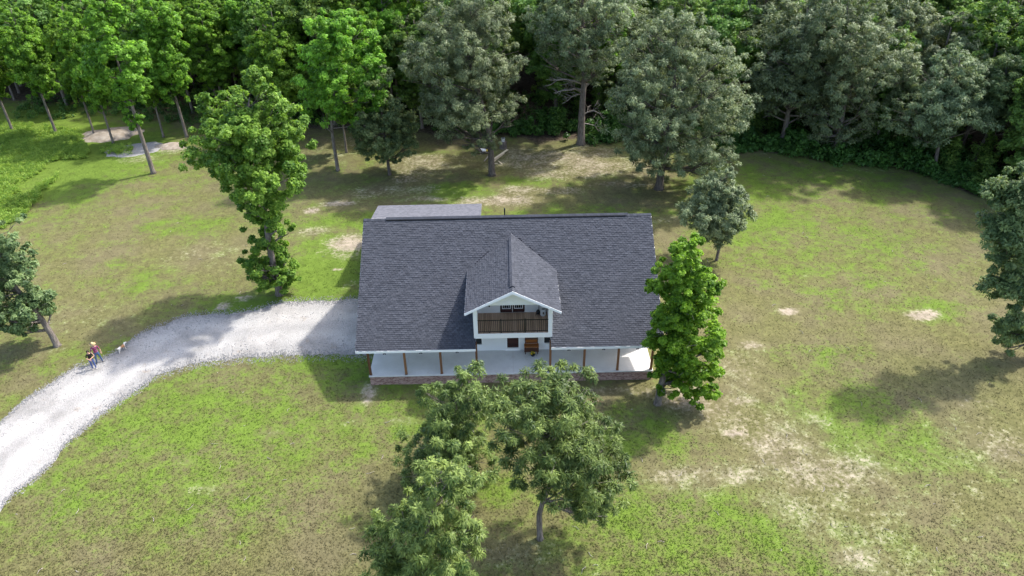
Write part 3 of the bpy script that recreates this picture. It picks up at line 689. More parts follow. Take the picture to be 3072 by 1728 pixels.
obj('shingles', quads_mesh('porch_shingles', V, tone), M['litshingle'], ext, kind='stuff')
for x in (-11.8, -7.3, -2.8): obj('back_post', MB().box(x-.08, 20.9, -.1, x+.08, 21.06, 3.1), M['post'], house)
obj('back_slab', MB().box(-12.0, 15.72, -.1, -2.6, 21.2, .2), M['concrete'], house)

# ------------------------------------------------------------------ things on porch and balcony
bn = thing('bench', 'orange-brown wooden bench with tall slatted back against the white porch wall', 'bench', (1.32, 2.30, H))
def B(name, mb, m): return child(name, mb, M[m], bn)
for sx in (-.47, .41): B('leg', MB().box(sx, -.25, 0, sx+.06, -.19, .62), 'benchdark'); B('leg', MB().box(sx, .17, 0, sx+.06, .23, 1.36), 'benchdark')
B('front_panel', MB().box(-.52, -.275, .22, .52, -.252, .60), 'benchdark')
for i in range(4): B('seat_plank', MB().box(-.52, -.27+i*.112, .622, .52, -.165+i*.112, .65), 'bench')
for i in range(3): B('back_plank', MB().box(-.41, .19, .67+i*.11, .41, .215, .775+i*.11), 'bench')
for i in range(4): B('back_slat', MB().box(-.41, .19, 1.03+i*.085, .41, .21, 1.085+i*.085), 'benchdark')
pt = thing('flower_pot', 'small black pot of yellow flowers on concrete in front of the wooden bench', 'flower pot', (1.40, 1.86, H))
child('pot', MB().lathe((0, 0, 0), [(0, .10), (.02, .12), (.16, .17), (.2, .185), (.2, .16), (.17, .15)], 16), M['black'], pt)
fl = MB()
for i in range(26):
    a, rr = random.random()*6.28, random.random()**.5*.15; fl.obox((math.cos(a)*rr-.02, math.sin(a)*rr, .24+random.random()*.09), (.03, .01*random.uniform(-1, 1), 0), (.01, .03, .005), (0, 0, .012))
child('flowers', fl, M['petal'], pt)
kk = 60; cc_ = rng.normal(0, .09, (kk, 3))+np.array((0, 0, .22)); V = []
for p in cc_:
    d = nrm(rng.normal(0, 1, 3)); s_ = nrm(np.cross(d, rng.normal(0, 1, 3))); V += [p-d*.05, p+s_*.02, p+d*.05, p-s_*.02]
child('foliage', quads_mesh('pot_leaves', V, rng.random(kk)), M['shrub'], pt)
ap = thing('air_cooler', 'white upright appliance with dark vents in the corner of the balcony', 'appliance', (2.12, 2.22, zd))
bevel(child('body', MB().lathe((0, 0, 0), [(0, .17), (.04, .19), (.5, .19), (.80, .17), (.88, .13), (.9, .02)], 20), M['plastic'], ap), .004)
child('vent', MB().box(-.11, -.205, .60, .11, -.17, .68), M['black'], ap); child('vent', MB().box(-.03, -.205, .2, .05, -.18, .38), M['black'], ap)
st_ = thing('folded_stand', 'black stand with slim leaning pole beside the white balcony appliance', 'stand', (1.78, 2.30, zd))
child('pole', MB().tube([(0, 0, .05), (.12, .16, 1.25)], [.02, .014], 8), M['black'], st_)
child('foot', MB().tube([(0, 0, .12), (-.2, -.12, 0.012)], .016, 6).tube([(0, 0, .12), (.18, -.16, .012)], .016, 6).tube([(0, 0, .12), (.0, .2, .012)], .016, 6), M['black'], st_)
child('bag', MB().lathe((0, 0, .05), [(0, .08), (.05, .14), (.2, .15), (.33, .08), (.36, .02)], 10), M['black'], st_)

# ------------------------------------------------------------------ trees
BUD = [0]
def leaf_cloud(centres, rc, per, L, Wd, droop=.3, flat=.7, r=rng, outw=None, fold=.12, spray=.3):
    per = int(per*1.75); L, Wd = L*.84, Wd*.84
    n_ = len(centres); N = n_*per
    c_ = np.repeat(centres, per, 0); rr = np.repeat(rc, per)[:, None]
    out = np.repeat(outw, per, 0) if outw is not None else 0
    d = nrm(r.normal(0, 1, (N, 3))+out*.35); f = r.random((N, 1))**.5
    p = c_+d*f*rr*np.array((1, 1, flat))
    nrmv = nrm(d*.5+np.array((0, 0, .6))+out*.3+r.normal(0, .42, (N, 3)))
    ax = r.normal(0, 1, (N, 3))*(1-spray)+d*spray*2.2+np.array((0, 0, -droop))*r.random((N, 1))*2
    ax = nrm(ax-nrmv*(ax*nrmv).sum(1, keepdims=True)*.75)
    sd_ = nrm(np.cross(nrmv, ax)); s = r.uniform(.7, 1.45, (N, 1)); l, w = L*s/2, Wd*s*1.12/2
    V = np.stack([p-ax*l-sd_*w, p-ax*l*.7+sd_*w+nrmv*l*fold, p+ax*l-nrmv*l*fold], 1).reshape(-1, 3)
    ct = np.repeat(r.random(n_), per); t = np.clip(ct*.55+r.random(N)*.6-.08, 0, 1)**1.15
    BUD[0] += N
    return V, t

def tree_parts(rows, seed, nclump, per, L, Wd, rc=.75, droop=.3, flat=.75, dk=.95, inner=.3, thr=-.25, nlimb=16, trunk_r=.22, base=(0, 0), bend=None, freq=.42, first=.25, rough=.25, nsides=7, spray=.3, lobe=(.22, .40), lpl=5, tstart=.4, wexp=1.2):
    """rows: (z, xl, xr) in the tree's own frame. Returns crown (verts, tone) and a trunk MB."""
    r = np.random.default_rng(seed); rows = sorted(rows); Z = np.array([q[0] for q in rows]); XLn = np.array([q[1] for q in rows]); XRn = np.array([q[2] for q in rows])
    z0, z1 = Z[0], Z[-1]; rc = rc*.66; nclump = int(nclump*1.75); per = max(20, int(per*.57))
    wmax = ((XRn-XLn)/2).max(); LC = []; tries = 0
    nl = max(24, nclump//lpl)
    while len(LC) < nl and tries < 9000:
        tries += 1; z = r.uniform(z0, z1); xl, xr = np.interp(z, Z, XLn), np.interp(z, Z, XRn); rad = (xr-xl)/2; cx = (xl+xr)/2
        if r.random() > (rad/wmax)**wexp+.05: continue
        rl = np.clip(r.uniform(*lobe)*max(rad, .6*wmax*.6), .45, 2.4); rl = min(rl, max(rad*.9, .4))
        a = r.uniform(0, 6.283); f = r.random()*.6 if r.random() < inner else r.uniform(.62, 1.08)
        f *= 1+rough*.6*float(vnoise(np.array([[math.cos(a)*1.6+seed, math.sin(a)*1.6, z*.45]]))[0])
        rr = max(rad*1.06-rl*.85, 0)
        p = np.array((cx+math.cos(a)*f*rr, math.sin(a)*f*rr*dk, min(max(z, z0+rl*.5), z1-rl*.75)))
        if vnoise((p*freq+seed*3.1)[None])[0] < thr-.22: continue
        LC.append((p, rl, cx))
    wts = np.array([q[1]**2 for q in LC]); cnt_ = np.maximum(2, (wts/wts.sum()*nclump).astype(int)); CC = []; OUT = []; RC = []
    for (p, rl, cx), k_ in zip(LC, cnt_):
        o = np.array((p[0]-cx, p[1], (p[2]-(z0+z1)/2)*.35)); o = o/max(np.linalg.norm(o), .3)
        d = nrm(r.normal(0, 1, (k_, 3))+o*.45+np.array((0, 0, .3))); q = p+d*rl*r.uniform(.55, 1.08, (k_, 1))*np.array((1, 1, .82))
        CC += list(q); OUT += list(nrm(d+o*.5)); RC += [min(rc, rl*.55)*u for u in r.uniform(.6, 1.25, k_)]
    CC, OUT, RC = np.array(CC), np.array(OUT), np.array(RC)
    V, t = leaf_cloud(CC, RC, per, L, Wd, droop, flat, r, OUT, spray=spray)
    # trunk and limbs
    b = MB(); zt = z0+(z1-z0)*.88
    cxm = lambda z: float(np.interp(z, Z, (XLn+XRn)/2))
    def tp(f):
        z = f*zt; k = min(1, max(0, (z-tstart*z0)/max(zt-tstart*z0, .1))); k = k*k*(3-2*k)
        x = base[0]+(cxm(max(z, z0))-base[0])*k+.12*math.sin(seed+f*5); return np.array((x, base[1]+.12*math.cos(seed*2+f*4)*f, z))
    fs = np.linspace(0, 1, 11); tr_ = [trunk_r*(1.55 if f == 0 else 1)*(1-.88*f)+.012 for f in fs]
    pts = [tp(f) for f in fs]; pts[0][2] = -.15; pts.insert(1, pts[0]*.75+pts[1]*.25); tr_.insert(1, trunk_r*1.08)
    b.tube(pts, tr_, nsides)
    for i in r.permutation(len(LC))[:nlimb*2]:
        q, rl, cx = LC[i]; hz = max(q[2]-np.hypot(q[0]-cxm(q[2]), q[1])*r.uniform(.35, .9), max(z0*.55, zt*first*.6)); f = min(hz/zt, .95); s = tp(f)
        mid = s*.45+q*.55+np.array((0, 0, -.08*np.linalg.norm(q-s))); rr = max(.03, trunk_r*(1-.88*f)*.5)
        b.tube([s, s*.7+mid*.3, mid, q], [rr, rr*.85, rr*.55, .015], 5)
        for _ in range(3):
            e = q+nrm(r.normal(0, 1, 3))*rl*.95; b.tube([mid, (mid+e)/2+r.normal(0, .12, 3), e], [rr*.4, rr*.28, .008], 4)
    return V, t, b

def rows_from_px(base_px, prof, disp=True, lift=0., shr=.55):
    k_ = K if disp else 1.
    g = onz((base_px[0]*k_, base_px[1]*k_)); R_ = []
    for (y, xl, xr) in prof:
        a, b_ = ony((xl*k_, y*k_), g[1]), ony((xr*k_, y*k_), g[1]); R_.append([(a[2]+b_[2])/2, a[0]-g[0], b_[0]-g[0]])
    R_.sort(); zlo, zhi = R_[0][0], R_[-1][0]; zc = (zlo+zhi)/2; hh = (zhi-zlo)/2
    rad = np.mean([(q[2]-q[1])/2 for q in R_]); th = math.atan2(CAM[2]-zc, math.hypot(g[0]-CAM[0], g[1]-CAM[1]))
    hz = math.sqrt(max((hh*math.cos(th))**2-(rad*shr*math.sin(th))**2, (hh*.5)**2))/math.cos(th)
    s = min(1, hz/hh)
    return g, [(zc+(q[0]-zc)*s+lift, q[1], q[2]) for q in R_]

def solo(name, label, base_px, prof, leaf, barkm, seed, disp=True, cat='tree', lift=0., shr=.55, **kw):
    g, rows = rows_from_px(base_px, prof, disp, lift, shr)
    zg_ = float(gheight(np.array([g[0]]), np.array([g[1]]))[0])
    V, t, b = tree_parts(rows, seed, **kw)
    e = thing(name, label, cat, (g[0], g[1], zg_))
    child('trunk', b, M[barkm], e, True); child('crown', quads_mesh(name+'_crown', V, t, nv=3), M[leaf], e); return e, rows

def P_(x0, y0, s, L_): return [(y0+y*s, x0+a*s, x0+b_*s) for y, a, b_ in L_]
profA = P_(500, 180, .497, [(40,440,640),(120,385,655),(210,340,680),(280,190,760),(350,150,800),(450,150,830),(590,110,850),(650,120,850),(720,170,850),(780,240,800),(850,420,720),(900,460,760),(980,455,760),(1060,450,730),(1150,435,750),(1250,455,790),(1330,500,800),(1375,660,790)])
solo('sweetgum_tree', 'tall narrow sweetgum with yellowish top on the lawn left of the house', (708, 740), [(y/K, a/K, b_/K) for y, a, b_ in profA], 'gumtop', 'bark', 11, nclump=540, per=120, L=.24, Wd=.18, rc=.66, lobe=(.20, .40), lpl=4, wexp=.5, nlimb=26, trunk_r=.30, inner=.35, thr=-.45, rough=.3, first=.12)
profB = P_(1900, 480, .5175, [(445,330,400),(500,200,420),(570,150,440),(660,120,460),(720,120,480),(800,90,500),(900,90,530),(970,80,570),(1050,100,550),(1120,110,510),(1190,90,490),(1250,110,480),(1310,120,490),(1370,330,480)])
solo('maple_tree', 'vivid green leafy tree beside the right end of the porch', (1658, 1015), [(y/K, a/K, b_/K) for y, a, b_ in profB], 'lime', 'bark', 23, nclump=420, per=115, L=.22, Wd=.17, rc=.6, lobe=(.16, .34), lpl=3, nlimb=20, trunk_r=.24, inner=.35, thr=-.6, rough=.22)
profC = P_(1900, 480, .5175, [(30,480,570),(80,430,600),(150,370,640),(220,330,660),(290,270,680),(340,290,660),(390,320,620),(440,350,590),(500,400,580)])
solo('young_oak_tree', 'small rounded grey-green oak on the lawn behind the vivid green tree', (1803, 655), [(y/K, a/K, b_/K) for y, a, b_ in profC], 'oak', 'barkdark', 31, spray=.6, nclump=270, per=110, L=.24, Wd=.10, rc=.66, lobe=(.28, .46), lpl=4, rough=.12, nlimb=14, trunk_r=.13, inner=.4, thr=-1.)
solo('pecan_tree', 'spreading narrow-leaved tree with bare forked trunk on the front lawn', (1360, 1355), [(955,1300,1450),(985,1245,1505),(1010,1230,1525),(1060,1230,1535),(1120,1235,1555),(1180,1280,1590),(1230,1370,1580),(1280,1440,1550),(1310,1480,1540)], 'pecan', 'bark', 41, shr=.85, spray=.75, lobe=(.26, .46), lpl=4, rough=.1, tstart=.9, nclump=330, per=130, L=.25, Wd=.065, rc=.62, droop=.7, nlimb=26, trunk_r=.17, inner=.4, thr=-.6, first=.5)
solo('pecan_tree', 'narrow-leaved tree against the brick porch edge, left of the forked-trunk tree', (1150, 1215), [(925,1090,1200),(950,1062,1225),(1000,1048,1250),(1060,1030,1262),(1110,1010,1265),(1160,1000,1265),(1200,1040,1250)], 'pecan', 'bark', 43, shr=.85, spray=.75, lobe=(.26, .46), lpl=4, rough=.1, tstart=.9, nclump=210, per=130, L=.25, Wd=.065, rc=.62, droop=.7, nlimb=18, trunk_r=.15, inner=.4, thr=-.6, first=.4)
solo('pecan_tree', 'narrow-leaved tree with pale new shoots on top, cut by the bottom edge of the view', (1090, 1570), [(1108,1060,1150),(1150,1020,1190),(1200,990,1205),(1250,970,1210),(1300,950,1215),(1350,935,1225),(1400,930,1225),(1449,935,1210),(1500,970,1190),(1540,1040,1150)], 'pecanlight', 'bark', 47, shr=.85, spray=.75, lobe=(.26, .46), lpl=4, rough=.1, tstart=.9, nclump=290, per=150, L=.24, Wd=.06, rc=.55, droop=.8, nlimb=18, trunk_r=.17, inner=.4, thr=-.6, first=.4)
profG = P_(0, 600, .331, [(150,-160,110),(250,-260,230),(330,-300,190),(420,-320,150),(500,-320,220),(600,-320,260),(700,-300,300),(800,-280,320),(880,-200,400),(960,-120,490),(1050,-70,470),(1120,-50,440),(1200,-30,400)])
solo('leaning_oak_tree', 'leaning dark green tree beside the drive, behind the two people', (143, 870), [(y/K, a/K, b_/K) for y, a, b_ in profG], 'oakdark', 'bark', 53, nclump=220, per=100, L=.27, Wd=.13, rc=.72, nlimb=18, trunk_r=.24, inner=.35, thr=-.15)
profH = P_(2780, 450, .4485, [(85,600,860),(150,530,930),(250,480,980),(350,350,900),(420,280,880),(500,280,860),(620,260,840),(680,320,840),(760,390,840),(880,340,850),(970,350,850),(1050,450,850),(1150,410,850),(1250,400,820),(1330,520,830)])
solo('dark_oak_tree', 'dense dark oak at the far right side of the lawn', (2596, 905), [(y/K, a/K, b_/K) for y, a, b_ in profH], 'oakdark', 'barkdark', 59, dk=.6, nclump=330, per=95, L=.28, Wd=.12, rc=.8, nlimb=20, trunk_r=.3, inner=.35, thr=-.12, rough=.35)
solo('big_oak_tree', 'large rounded grey-green oak at the wood edge behind the right of the house', (1660, 475), [(30,1650,1760),(70,1600,1810),(130,1550,1845),(190,1520,1870),(240,1505,1885),(300,1520,1870),(350,1540,1850),(390,1570,1830),(430,1610,1770),(462,1635,1700)], 'oak', 'barkdark', 61, spray=.6, lpl=4, nclump=560, per=125, L=.28, Wd=.10, rc=.88, nlimb=26, trunk_r=.42, inner=.3, thr=-.4)
solo('willow_oak_tree', 'grey-green oak standing over the lumber pile at the wood edge', (1240, 440), [(-30,1130,1260),(20,1080,1290),(70,1050,1300),(130,1025,1305),(200,1020,1300),(260,1050,1300),(310,1085,1290),(345,1130,1265),(375,1190,1250)], 'oak', 'barkdark', 67, spray=.6, lpl=4, nclump=520, per=120, L=.28, Wd=.095, rc=.86, droop=.5, nlimb=26, trunk_r=.36, inner=.3, thr=-.3)
solo('small_oak_tree', 'short dark oak left of the lumber pile at the wood edge', (978, 440), [(160,920,980),(200,900,1010),(250,900,1020),(300,890,1040),(345,890,1060),(385,925,1040),(415,950,1000)], 'oakdark', 'barkdark', 71, nclump=230, per=95, L=.30, Wd=.12, rc=.75, nlimb=14, trunk_r=.18, inner=.35, thr=-.35)
eJ, rowsJ = solo('limby_oak_tree', 'tall oak with thick bare trunk and bleached dead limbs at the wood edge', (1463, 362), [(-95,1400,1540),(-40,1350,1570),(20,1330,1595),(80,1330,1590),(130,1340,1565),(180,1390,1550),(220,1420,1520)], 'oak', 'bark', 73, spray=.6, lpl=4, nclump=400, per=105, L=.28, Wd=.10, rc=.85, droop=.4, nlimb=24, trunk_r=.46, inner=.3, thr=.02)
b = MB(); r_ = np.random.default_rng(5)
for (z, dx, dy, dz, rr) in [(7.2, -4.4, -1.2, 1.0, .15), (6.6, -3.6, -2.2, .4, .12), (8.5, -2.4, .6, 1.8, .11), (6.0, -2.6, -1.5, -.5, .08), (9.4, 2.3, -1.4, .8, .09), (3.6, 2.2, -1.0, .5, .09), (10, -3.2, -1.8, 1.4, .1), (2.6, 2.4, .8, -1.6, .07)]:
    s = np.array((0, 0, z)); e_ = s+np.array((dx, dy, dz)); mids = [s+(e_-s)*t+r_.normal(0, .14, 3)*(t*(1-t)*4)+np.array((0, 0, .25*math.sin(t*3.1))) for t in (0, .25, .5, .75, 1)]
    b.tube(mids, [rr, rr*.8, rr*.6, rr*.4, .015], 6)
    for t in (1, 2, 3):
        for _ in range(2):
            q = mids[t]+np.array((dx*.2, 0, 0))+r_.normal(0, .55, 3)+np.array((0, 0, .25)); m2 = (mids[t]+q)/2+r_.normal(0, .12, 3); b.tube([mids[t], m2, q], [rr*.38, rr*.25, .01], 4)
            for _ in range(2): b.tube([m2, m2+r_.normal(0, .4, 3)+np.array((dx*.06, 0, .1))], [rr*.2, .008], 4)
child('dead_limbs', b, M['deadwood'], eJ, True)
solo('sweetgum_tree', 'straight sweetgum with bare grey lower trunk standing in front of the spilled gravel', (388, 437), [(-30,225,300),(40,212,335),(100,205,350),(170,220,370),(230,270,372),(280,300,370),(318,325,362)], 'gum', 'bark', 79, lobe=(.2, .36), lpl=4, nclump=290, per=90, L=.29, Wd=.22, rc=.8, nlimb=16, trunk_r=.24, inner=.3, thr=-.2, rough=.35)
solo('sweetgum_tree', 'slender sweetgum in front of the woods, right of the tall yellowish-topped one', (848, 430), [(30,790,890),(90,755,940),(160,750,975),(230,760,980),(290,775,955),(320,810,900)], 'gum', 'bark', 83, lobe=(.2, .36), lpl=4, nclump=350, per=90, L=.29, Wd=.22, rc=.8, nlimb=16, trunk_r=.2, inner=.3, thr=-.2, rough=.35)
solo('wood_edge_oak_tree', 'big grey-green oak with pale short trunk among the undergrowth at the wood edge', (2095, 392), [(-40,2060,2200),(40,2010,2260),(100,1990,2290),(170,1995,2280),(230,2000,2240),(290,2010,2200),(340,2040,2180),(368,2060,2165)], 'oak', 'bark', 89, spray=.6, lpl=4, nclump=500, per=110, L=.29, Wd=.105, rc=.88, nlimb=22, trunk_r=.35, inner=.3, thr=-.2, rough=.35)
solo('leaning_tree', 'grey-green tree with pale slanting trunk in the undergrowth at the wood edge', (2345, 432), [(90,2390,2450),(150,2330,2490),(210,2290,2510),(270,2250,2500),(310,2240,2430),(350,2265,2350)], 'oak', 'bark', 97, spray=.6, nclump=300, per=90, L=.34, Wd=.12, rc=.9, nlimb=18, trunk_r=.22, inner=.3, thr=-.15, rough=.4)
solo('leaning_tree', 'thin bare-trunked tree slanting out of the undergrowth at the right wood edge', (2440, 432), [(130,2480,2600),(180,2450,2620),(240,2430,2620),(290,2440,2600),(320,2480,2580)], 'oakdark', 'bark', 101, spray=.6, nclump=240, per=90, L=.34, Wd=.12, rc=.9, nlimb=18, trunk_r=.2, inner=.3, thr=-.15, rough=.4)

# woodland trees: a few kinds, copied
def variant(kind, seed):
    r = np.random.default_rng(seed); hgt = 1.0
    if kind == 'gum':
        rows = [(4.6, -1.3, 1.3), (6.2, -2.5, 2.4), (9, -3.4, 3.4), (12, -3.4, 3.3), (15, -2.6, 2.6), (17.5, -1.5, 1.5), (19.0, -.4, .4)]; a = dict(lobe=(.2, .36), lpl=4, nclump=330, per=90, L=.30, Wd=.23, rc=.8, nlimb=14, trunk_r=.2, inner=.3, thr=-.2, rough=.4)
    elif kind == 'oak':
        rows = [(2.6, -2.4, 2.4), (5.5, -4.2, 4.2), (9, -5.2, 5.3), (12, -5.0, 5.1), (15, -4.0, 3.9), (17.5, -2.3, 2.2), (18.8, -.6, .6)]; a = dict(nclump=400, per=78, L=.37, Wd=.13, rc=1.05, nlimb=18, trunk_r=.34, inner=.28, thr=-.25, rough=.35, spray=.6)
    else:
        rows = [(3.2, -1.8, 1.8), (6, -3.3, 3.2), (10, -4.1, 4.0), (13, -3.9, 4.0), (15.5, -2.7, 2.8), (17.3, -1.2, 1.2), (18, -.3, .3)]; a = dict(lpl=4, nclump=330, per=80, L=.33, Wd=.2, rc=.9, nlimb=14, trunk_r=.24, inner=.28, thr=-.2, rough=.4)
    rows = [(z, xl*r.uniform(.85, 1.15), xr*r.uniform(.85, 1.15)) for z, xl, xr in rows]
    V, t, b = tree_parts(rows, seed, **a)
    tm = b.mesh('trunk'); tm.polygons.foreach_set('use_smooth', [True]*len(tm.polygons)); tm.materials.append(M['bark'])
    cm = quads_mesh(kind+'_crown', V, t, nv=3); cm.materials.append(M[{'gum': 'gum', 'oak': 'oak', 'mix': 'wood_green'}[kind]]); return tm, cm
VAR = {'gum': [variant('gum', s) for s in (201, 202, 203, 204)], 'oak': [variant('oak', s) for s in (211, 212, 213)], 'mix': [variant('mix', s) for s in (221, 222, 223)]}
LBL = {'gum': ('sweetgum_tree', 'tall slim bright green sweetgum in the woods behind the clearing', 'bright sweetgums in the woods'),
       'oak': ('woodland_oak_tree', 'broad grey-green oak in the woods behind the clearing', 'grey-green oaks in the woods'),
       'mix': ('woodland_tree', 'mid-green broadleaf tree deep in the woods behind the clearing', 'mid-green trees in the woods')}
placed = [tuple(gd(*p)[:2]) for p in [(388,437),(848,430),(978,440),(1240,440),(1463,362),(1660,475),(2095,392),(2345,432),(2440,432)]]
def put(kind, x, y, s, label=None, group=True, sx=1., rot=None):
    tm, cm = random.choice(VAR[kind]); nm, lb, gr = LBL[kind]
    e = thing(nm, label or lb, 'tree', (x, y, float(gheight(np.array([x]), np.array([y]))[0])), gr if group and not label else None, random.random()*6.28 if rot is None else rot)
    e.scale = (s*sx, s*sx, s)
    for n_, me_ in (('trunk', tm), ('crown', cm)):
        o = bpy.data.objects.new(n_, me_); C.objects.link(o); o.parent = e
    placed.append((x, y)); return e
for (px, s, sx, lb) in [((142, 335), .92, .9, 'vine-wrapped slim sweetgum standing in the sunlit weeds'), ((240, 345), .82, .75, 'slim sweetgum on the left side of the soil mound'), ((285, 360), .85, .8, 'pale-trunked sweetgum growing in front of the soil mound'),
                    ((412, 345), .8, .8, 'slim sweetgum on the right of the soil mound'), ((470, 345), .95, .95, 'sweetgum behind the yellowish-topped lawn tree, at the wood edge'), ((30, 330), .8, 1., 'sweetgum at the left end of the sunlit weeds'),
                    ((740, 345), .9, 1., 'leafy sweetgum right behind the yellowish-topped lawn tree'), ((872, 385), .72, .85, 'thin sweetgum close behind the slender one')]:
    g = gd(*px); put('gum', g[0], g[1], s, lb, False, sx)
rr_ = random.Random(12); tries = 0; cnt = 0
while tries < 9000 and cnt < 300:
    tries += 1
    x = rr_.uniform(-95, 95); dep = 2.0+rr_.random()**1.4*46; y = float(edge_y(x))+dep
    hw = 16+.705*math.hypot(y+39.4, 20)
    if abs(x) > hw+3: continue
    kind = rr_.choices(['gum', 'oak', 'mix'], ([.66, .04, .30] if x < -11 else [.06, .48, .46]) if dep < 16 else [.22, .25, .53])[0]
    md_ = {'gum': 3.1, 'oak': 5.3, 'mix': 4.2}[kind]
    if min(math.hypot(x-p[0], y-p[1]) for p in placed) < md_: continue
    if -3 < x < 20 and dep < 6: continue
    if x < -38 and dep < 5: continue
    put(kind, x, y, rr_.uniform(.78, 1.12)*(1. if dep < 20 else 1.08), None, True, rr_.uniform(.9, 1.15)); cnt += 1

# ------------------------------------------------------------------ undergrowth and weeds
def plants(name, pts, hmin, hmax, per, L, Wd, mat, label, cat, rr=(.35, .8), seed=0, droop=.2, spray=.3):
    r = np.random.default_rng(seed); pts = np.asarray(pts); hh = r.uniform(hmin, hmax, len(pts))*np.clip(.9+1.1*vnoise(np.c_[pts*.33, np.full(len(pts), seed)]), .35, 2.)
    z = gheight(pts[:, 0], pts[:, 1]); CC = []; RC = []
    for (x, y), zz_, h_ in zip(pts, z, hh):
        k_ = max(1, int(h_/.55))
        for j in range(k_): CC.append((x+r.normal(0, .18), y+r.normal(0, .18), zz_+.1+h_*(j+.6)/k_)); RC.append(r.uniform(*rr)*(1-.35*j/k_))
    V, t = leaf_cloud(np.array(CC), np.array(RC), per, L, Wd, droop, .75, r, spray=spray)
    obj(name, quads_mesh(name, V, t, nv=3), M[mat], kind='stuff', label=label, category=cat)
rg = np.random.default_rng(77)
pts = []
for _ in range(2100):
    x = rg.uniform(19, 76); y = float(edge_y(x))+rg.random()**1.6*17-.6+1.6*float(vnoise(np.array([[x*.3, 2.2, 9.]]))[0])+rg.normal(0, .5); pts.append((x, y))
for _ in range(120):
    x = rg.uniform(-2, 20); y = float(edge_y(x))+rg.random()*3.2+.6; pts.append((x, y))
for _ in range(45): g = gd(rg.normal(2095, 22), rg.normal(392, 9)); pts.append((g[0], g[1]))
for _ in range(35): g = gd(rg.normal(1505, 26), rg.normal(356, 3)); pts.append((g[0], g[1]))
tall = []
for _ in range(150):
    x = rg.uniform(16, 74); tall.append((x, float(edge_y(x))+1.5+rg.random()**1.3*11))
for _ in range(70):
    x = rg.uniform(-62, 14); tall.append((x, float(edge_y(x))+4+rg.random()*12))
plants('woodland_saplings', tall, 1.8, 4.2, 40, .34, .17, 'wood_green', 'leafy saplings and vine-hung thickets under the woodland trees', 'thicket', (.5, 1.0), seed=15)
plants('forest_undergrowth', pts, .4, 2.1, 32, .36, .2, 'shrub', 'dense green undergrowth along the edge of the woods', 'undergrowth', seed=5)
pts = []
for _ in range(1000):
    x = rg.uniform(-66, 20); y = float(edge_y(x))+rg.random()**1.2*16+1.5; pts.append((x, y))
plants('woodland_floor_plants', pts, .2, 1.0, 30, .26, .15, 'shrub', 'low green plants scattered on the shaded woodland floor', 'undergrowth', seed=6)
pts = []
poly = [(-40, 300), (120, 320), (205, 335), (225, 385), (200, 410), (150, 440), (95, 505), (40, 560), (-60, 600)]
PW = np.array([gd(*p)[:2] for p in poly])
def inpoly(x, y, P):
    c_ = False; j = len(P)-1
    for i in range(len(P)):
        if (P[i][1] > y) != (P[j][1] > y) and x < (P[j][0]-P[i][0])*(y-P[i][1])/(P[j][1]-P[i][1])+P[i][0]: c_ = not c_
        j = i
    return c_
while len(pts) < 2900:
    x, y = rg.uniform(PW[:, 0].min(), PW[:, 0].max()), rg.uniform(PW[:, 1].min(), PW[:, 1].max())
    if inpoly(x, y, PW) and vnoise(np.array([[x*.35, y*.35, 3.3]]))[0] > -.35: pts.append((x, y))
for _ in range(60): g = gd(rg.normal(300, 22), rg.normal(382, 5)); pts.append((g[0], g[1]))
plants('meadow_weeds', pts, .12, .5, 30, .30, .05, 'weed', 'tall sunlit weeds and grass left of the mown lawn', 'weeds', (.2, .45), seed=8, droop=-.8, spray=.6)

tw = MB(); sx, sy = frust_pts(600); ok = (sy < edge_y(sx)-.5) & ~in_drive(sx, sy) & ~((abs(sx) < 10.6) & (sy > -.4) & (sy < 22))
for x, y in list(zip(sx[ok], sy[ok]))[:170]:
    a = random.random()*6.28; l = random.uniform(.12, .5); z = float(gheight(np.array([x]), np.array([y]))[0])+.03
    tw.tube([(x, y, z), (x+math.cos(a)*l*.5, y+math.sin(a)*l*.5, z+.03), (x+math.cos(a+.3)*l, y+math.sin(a+.3)*l, z)], [.018, .016, .008], 4)
obj('fallen_twigs', tw, M['deadwood'], kind='stuff', label='pale fallen twigs scattered on the lawn', category='twigs')

# ------------------------------------------------------------------ lumber and odds and ends under the oak
def onground(px, py): g = gd(px, py); return np.array((g[0], g[1], float(gheight(np.array([g[0]]), np.array([g[1]]))[0])))
def board(label, p0, p1, w, h, mat, z0, z1):
    a, b_ = onground(*p0), onground(*p1); a[2] += z0; b_[2] += z1; d = b_-a; L_ = np.linalg.norm(d); d = d/L_; s = nrm(np.cross((0, 0, 1.), d)); u = np.cross(d, s)
    b = MB().obox((a+b_)/2, d*L_/2, s*w/2, u*h/2); o = bevel(obj('board', b, M[mat]), .006); o['label'] = label; o['category'] = 'board'; return o
board('long pale board leaning over the lumber pile by the oak', (1241, 405), (1277, 382), .26, .05, 'plank', .22, .30)
board('long pale board lying beneath the leaning one in the lumber pile', (1240, 409), (1268, 388), .2, .05, 'plank', .1, .12)
board('short white board end sticking out of the lumber pile', (1254, 408), (1263, 413), .14, .04, 'plank', .16, .06)
board('short pale offcut at the foot of the lumber pile', (1244, 412), (1252, 411), .14, .05, 'plank', .05, .05)
board('grey old board left of the oak trunk', (1218, 406), (1236, 393), .12, .05, 'greywood', .05, .5)
board('grey board end lying in shade by the oak trunk', (1231, 405), (1235, 413), .2, .05, 'greywood', .1, .1)
g = onground(1216, 385)
jg = thing('plastic_drum', 'white plastic drum with yellow end lying in the shade beside the oak', 'drum', g)
child('body', MB().tube([(-.55, .08, .3), (-.5, .07, .3), (.3, -.07, .3), (.34, -.08, .3)], [.22, .27, .27, .22], 16), M['plastic'], jg); child('cap', MB().tube([(.345, -.082, .3), (.56, -.12, .3)], [.2, .17], 14), M['yellow'], jg)
g = onground(1266, 372)
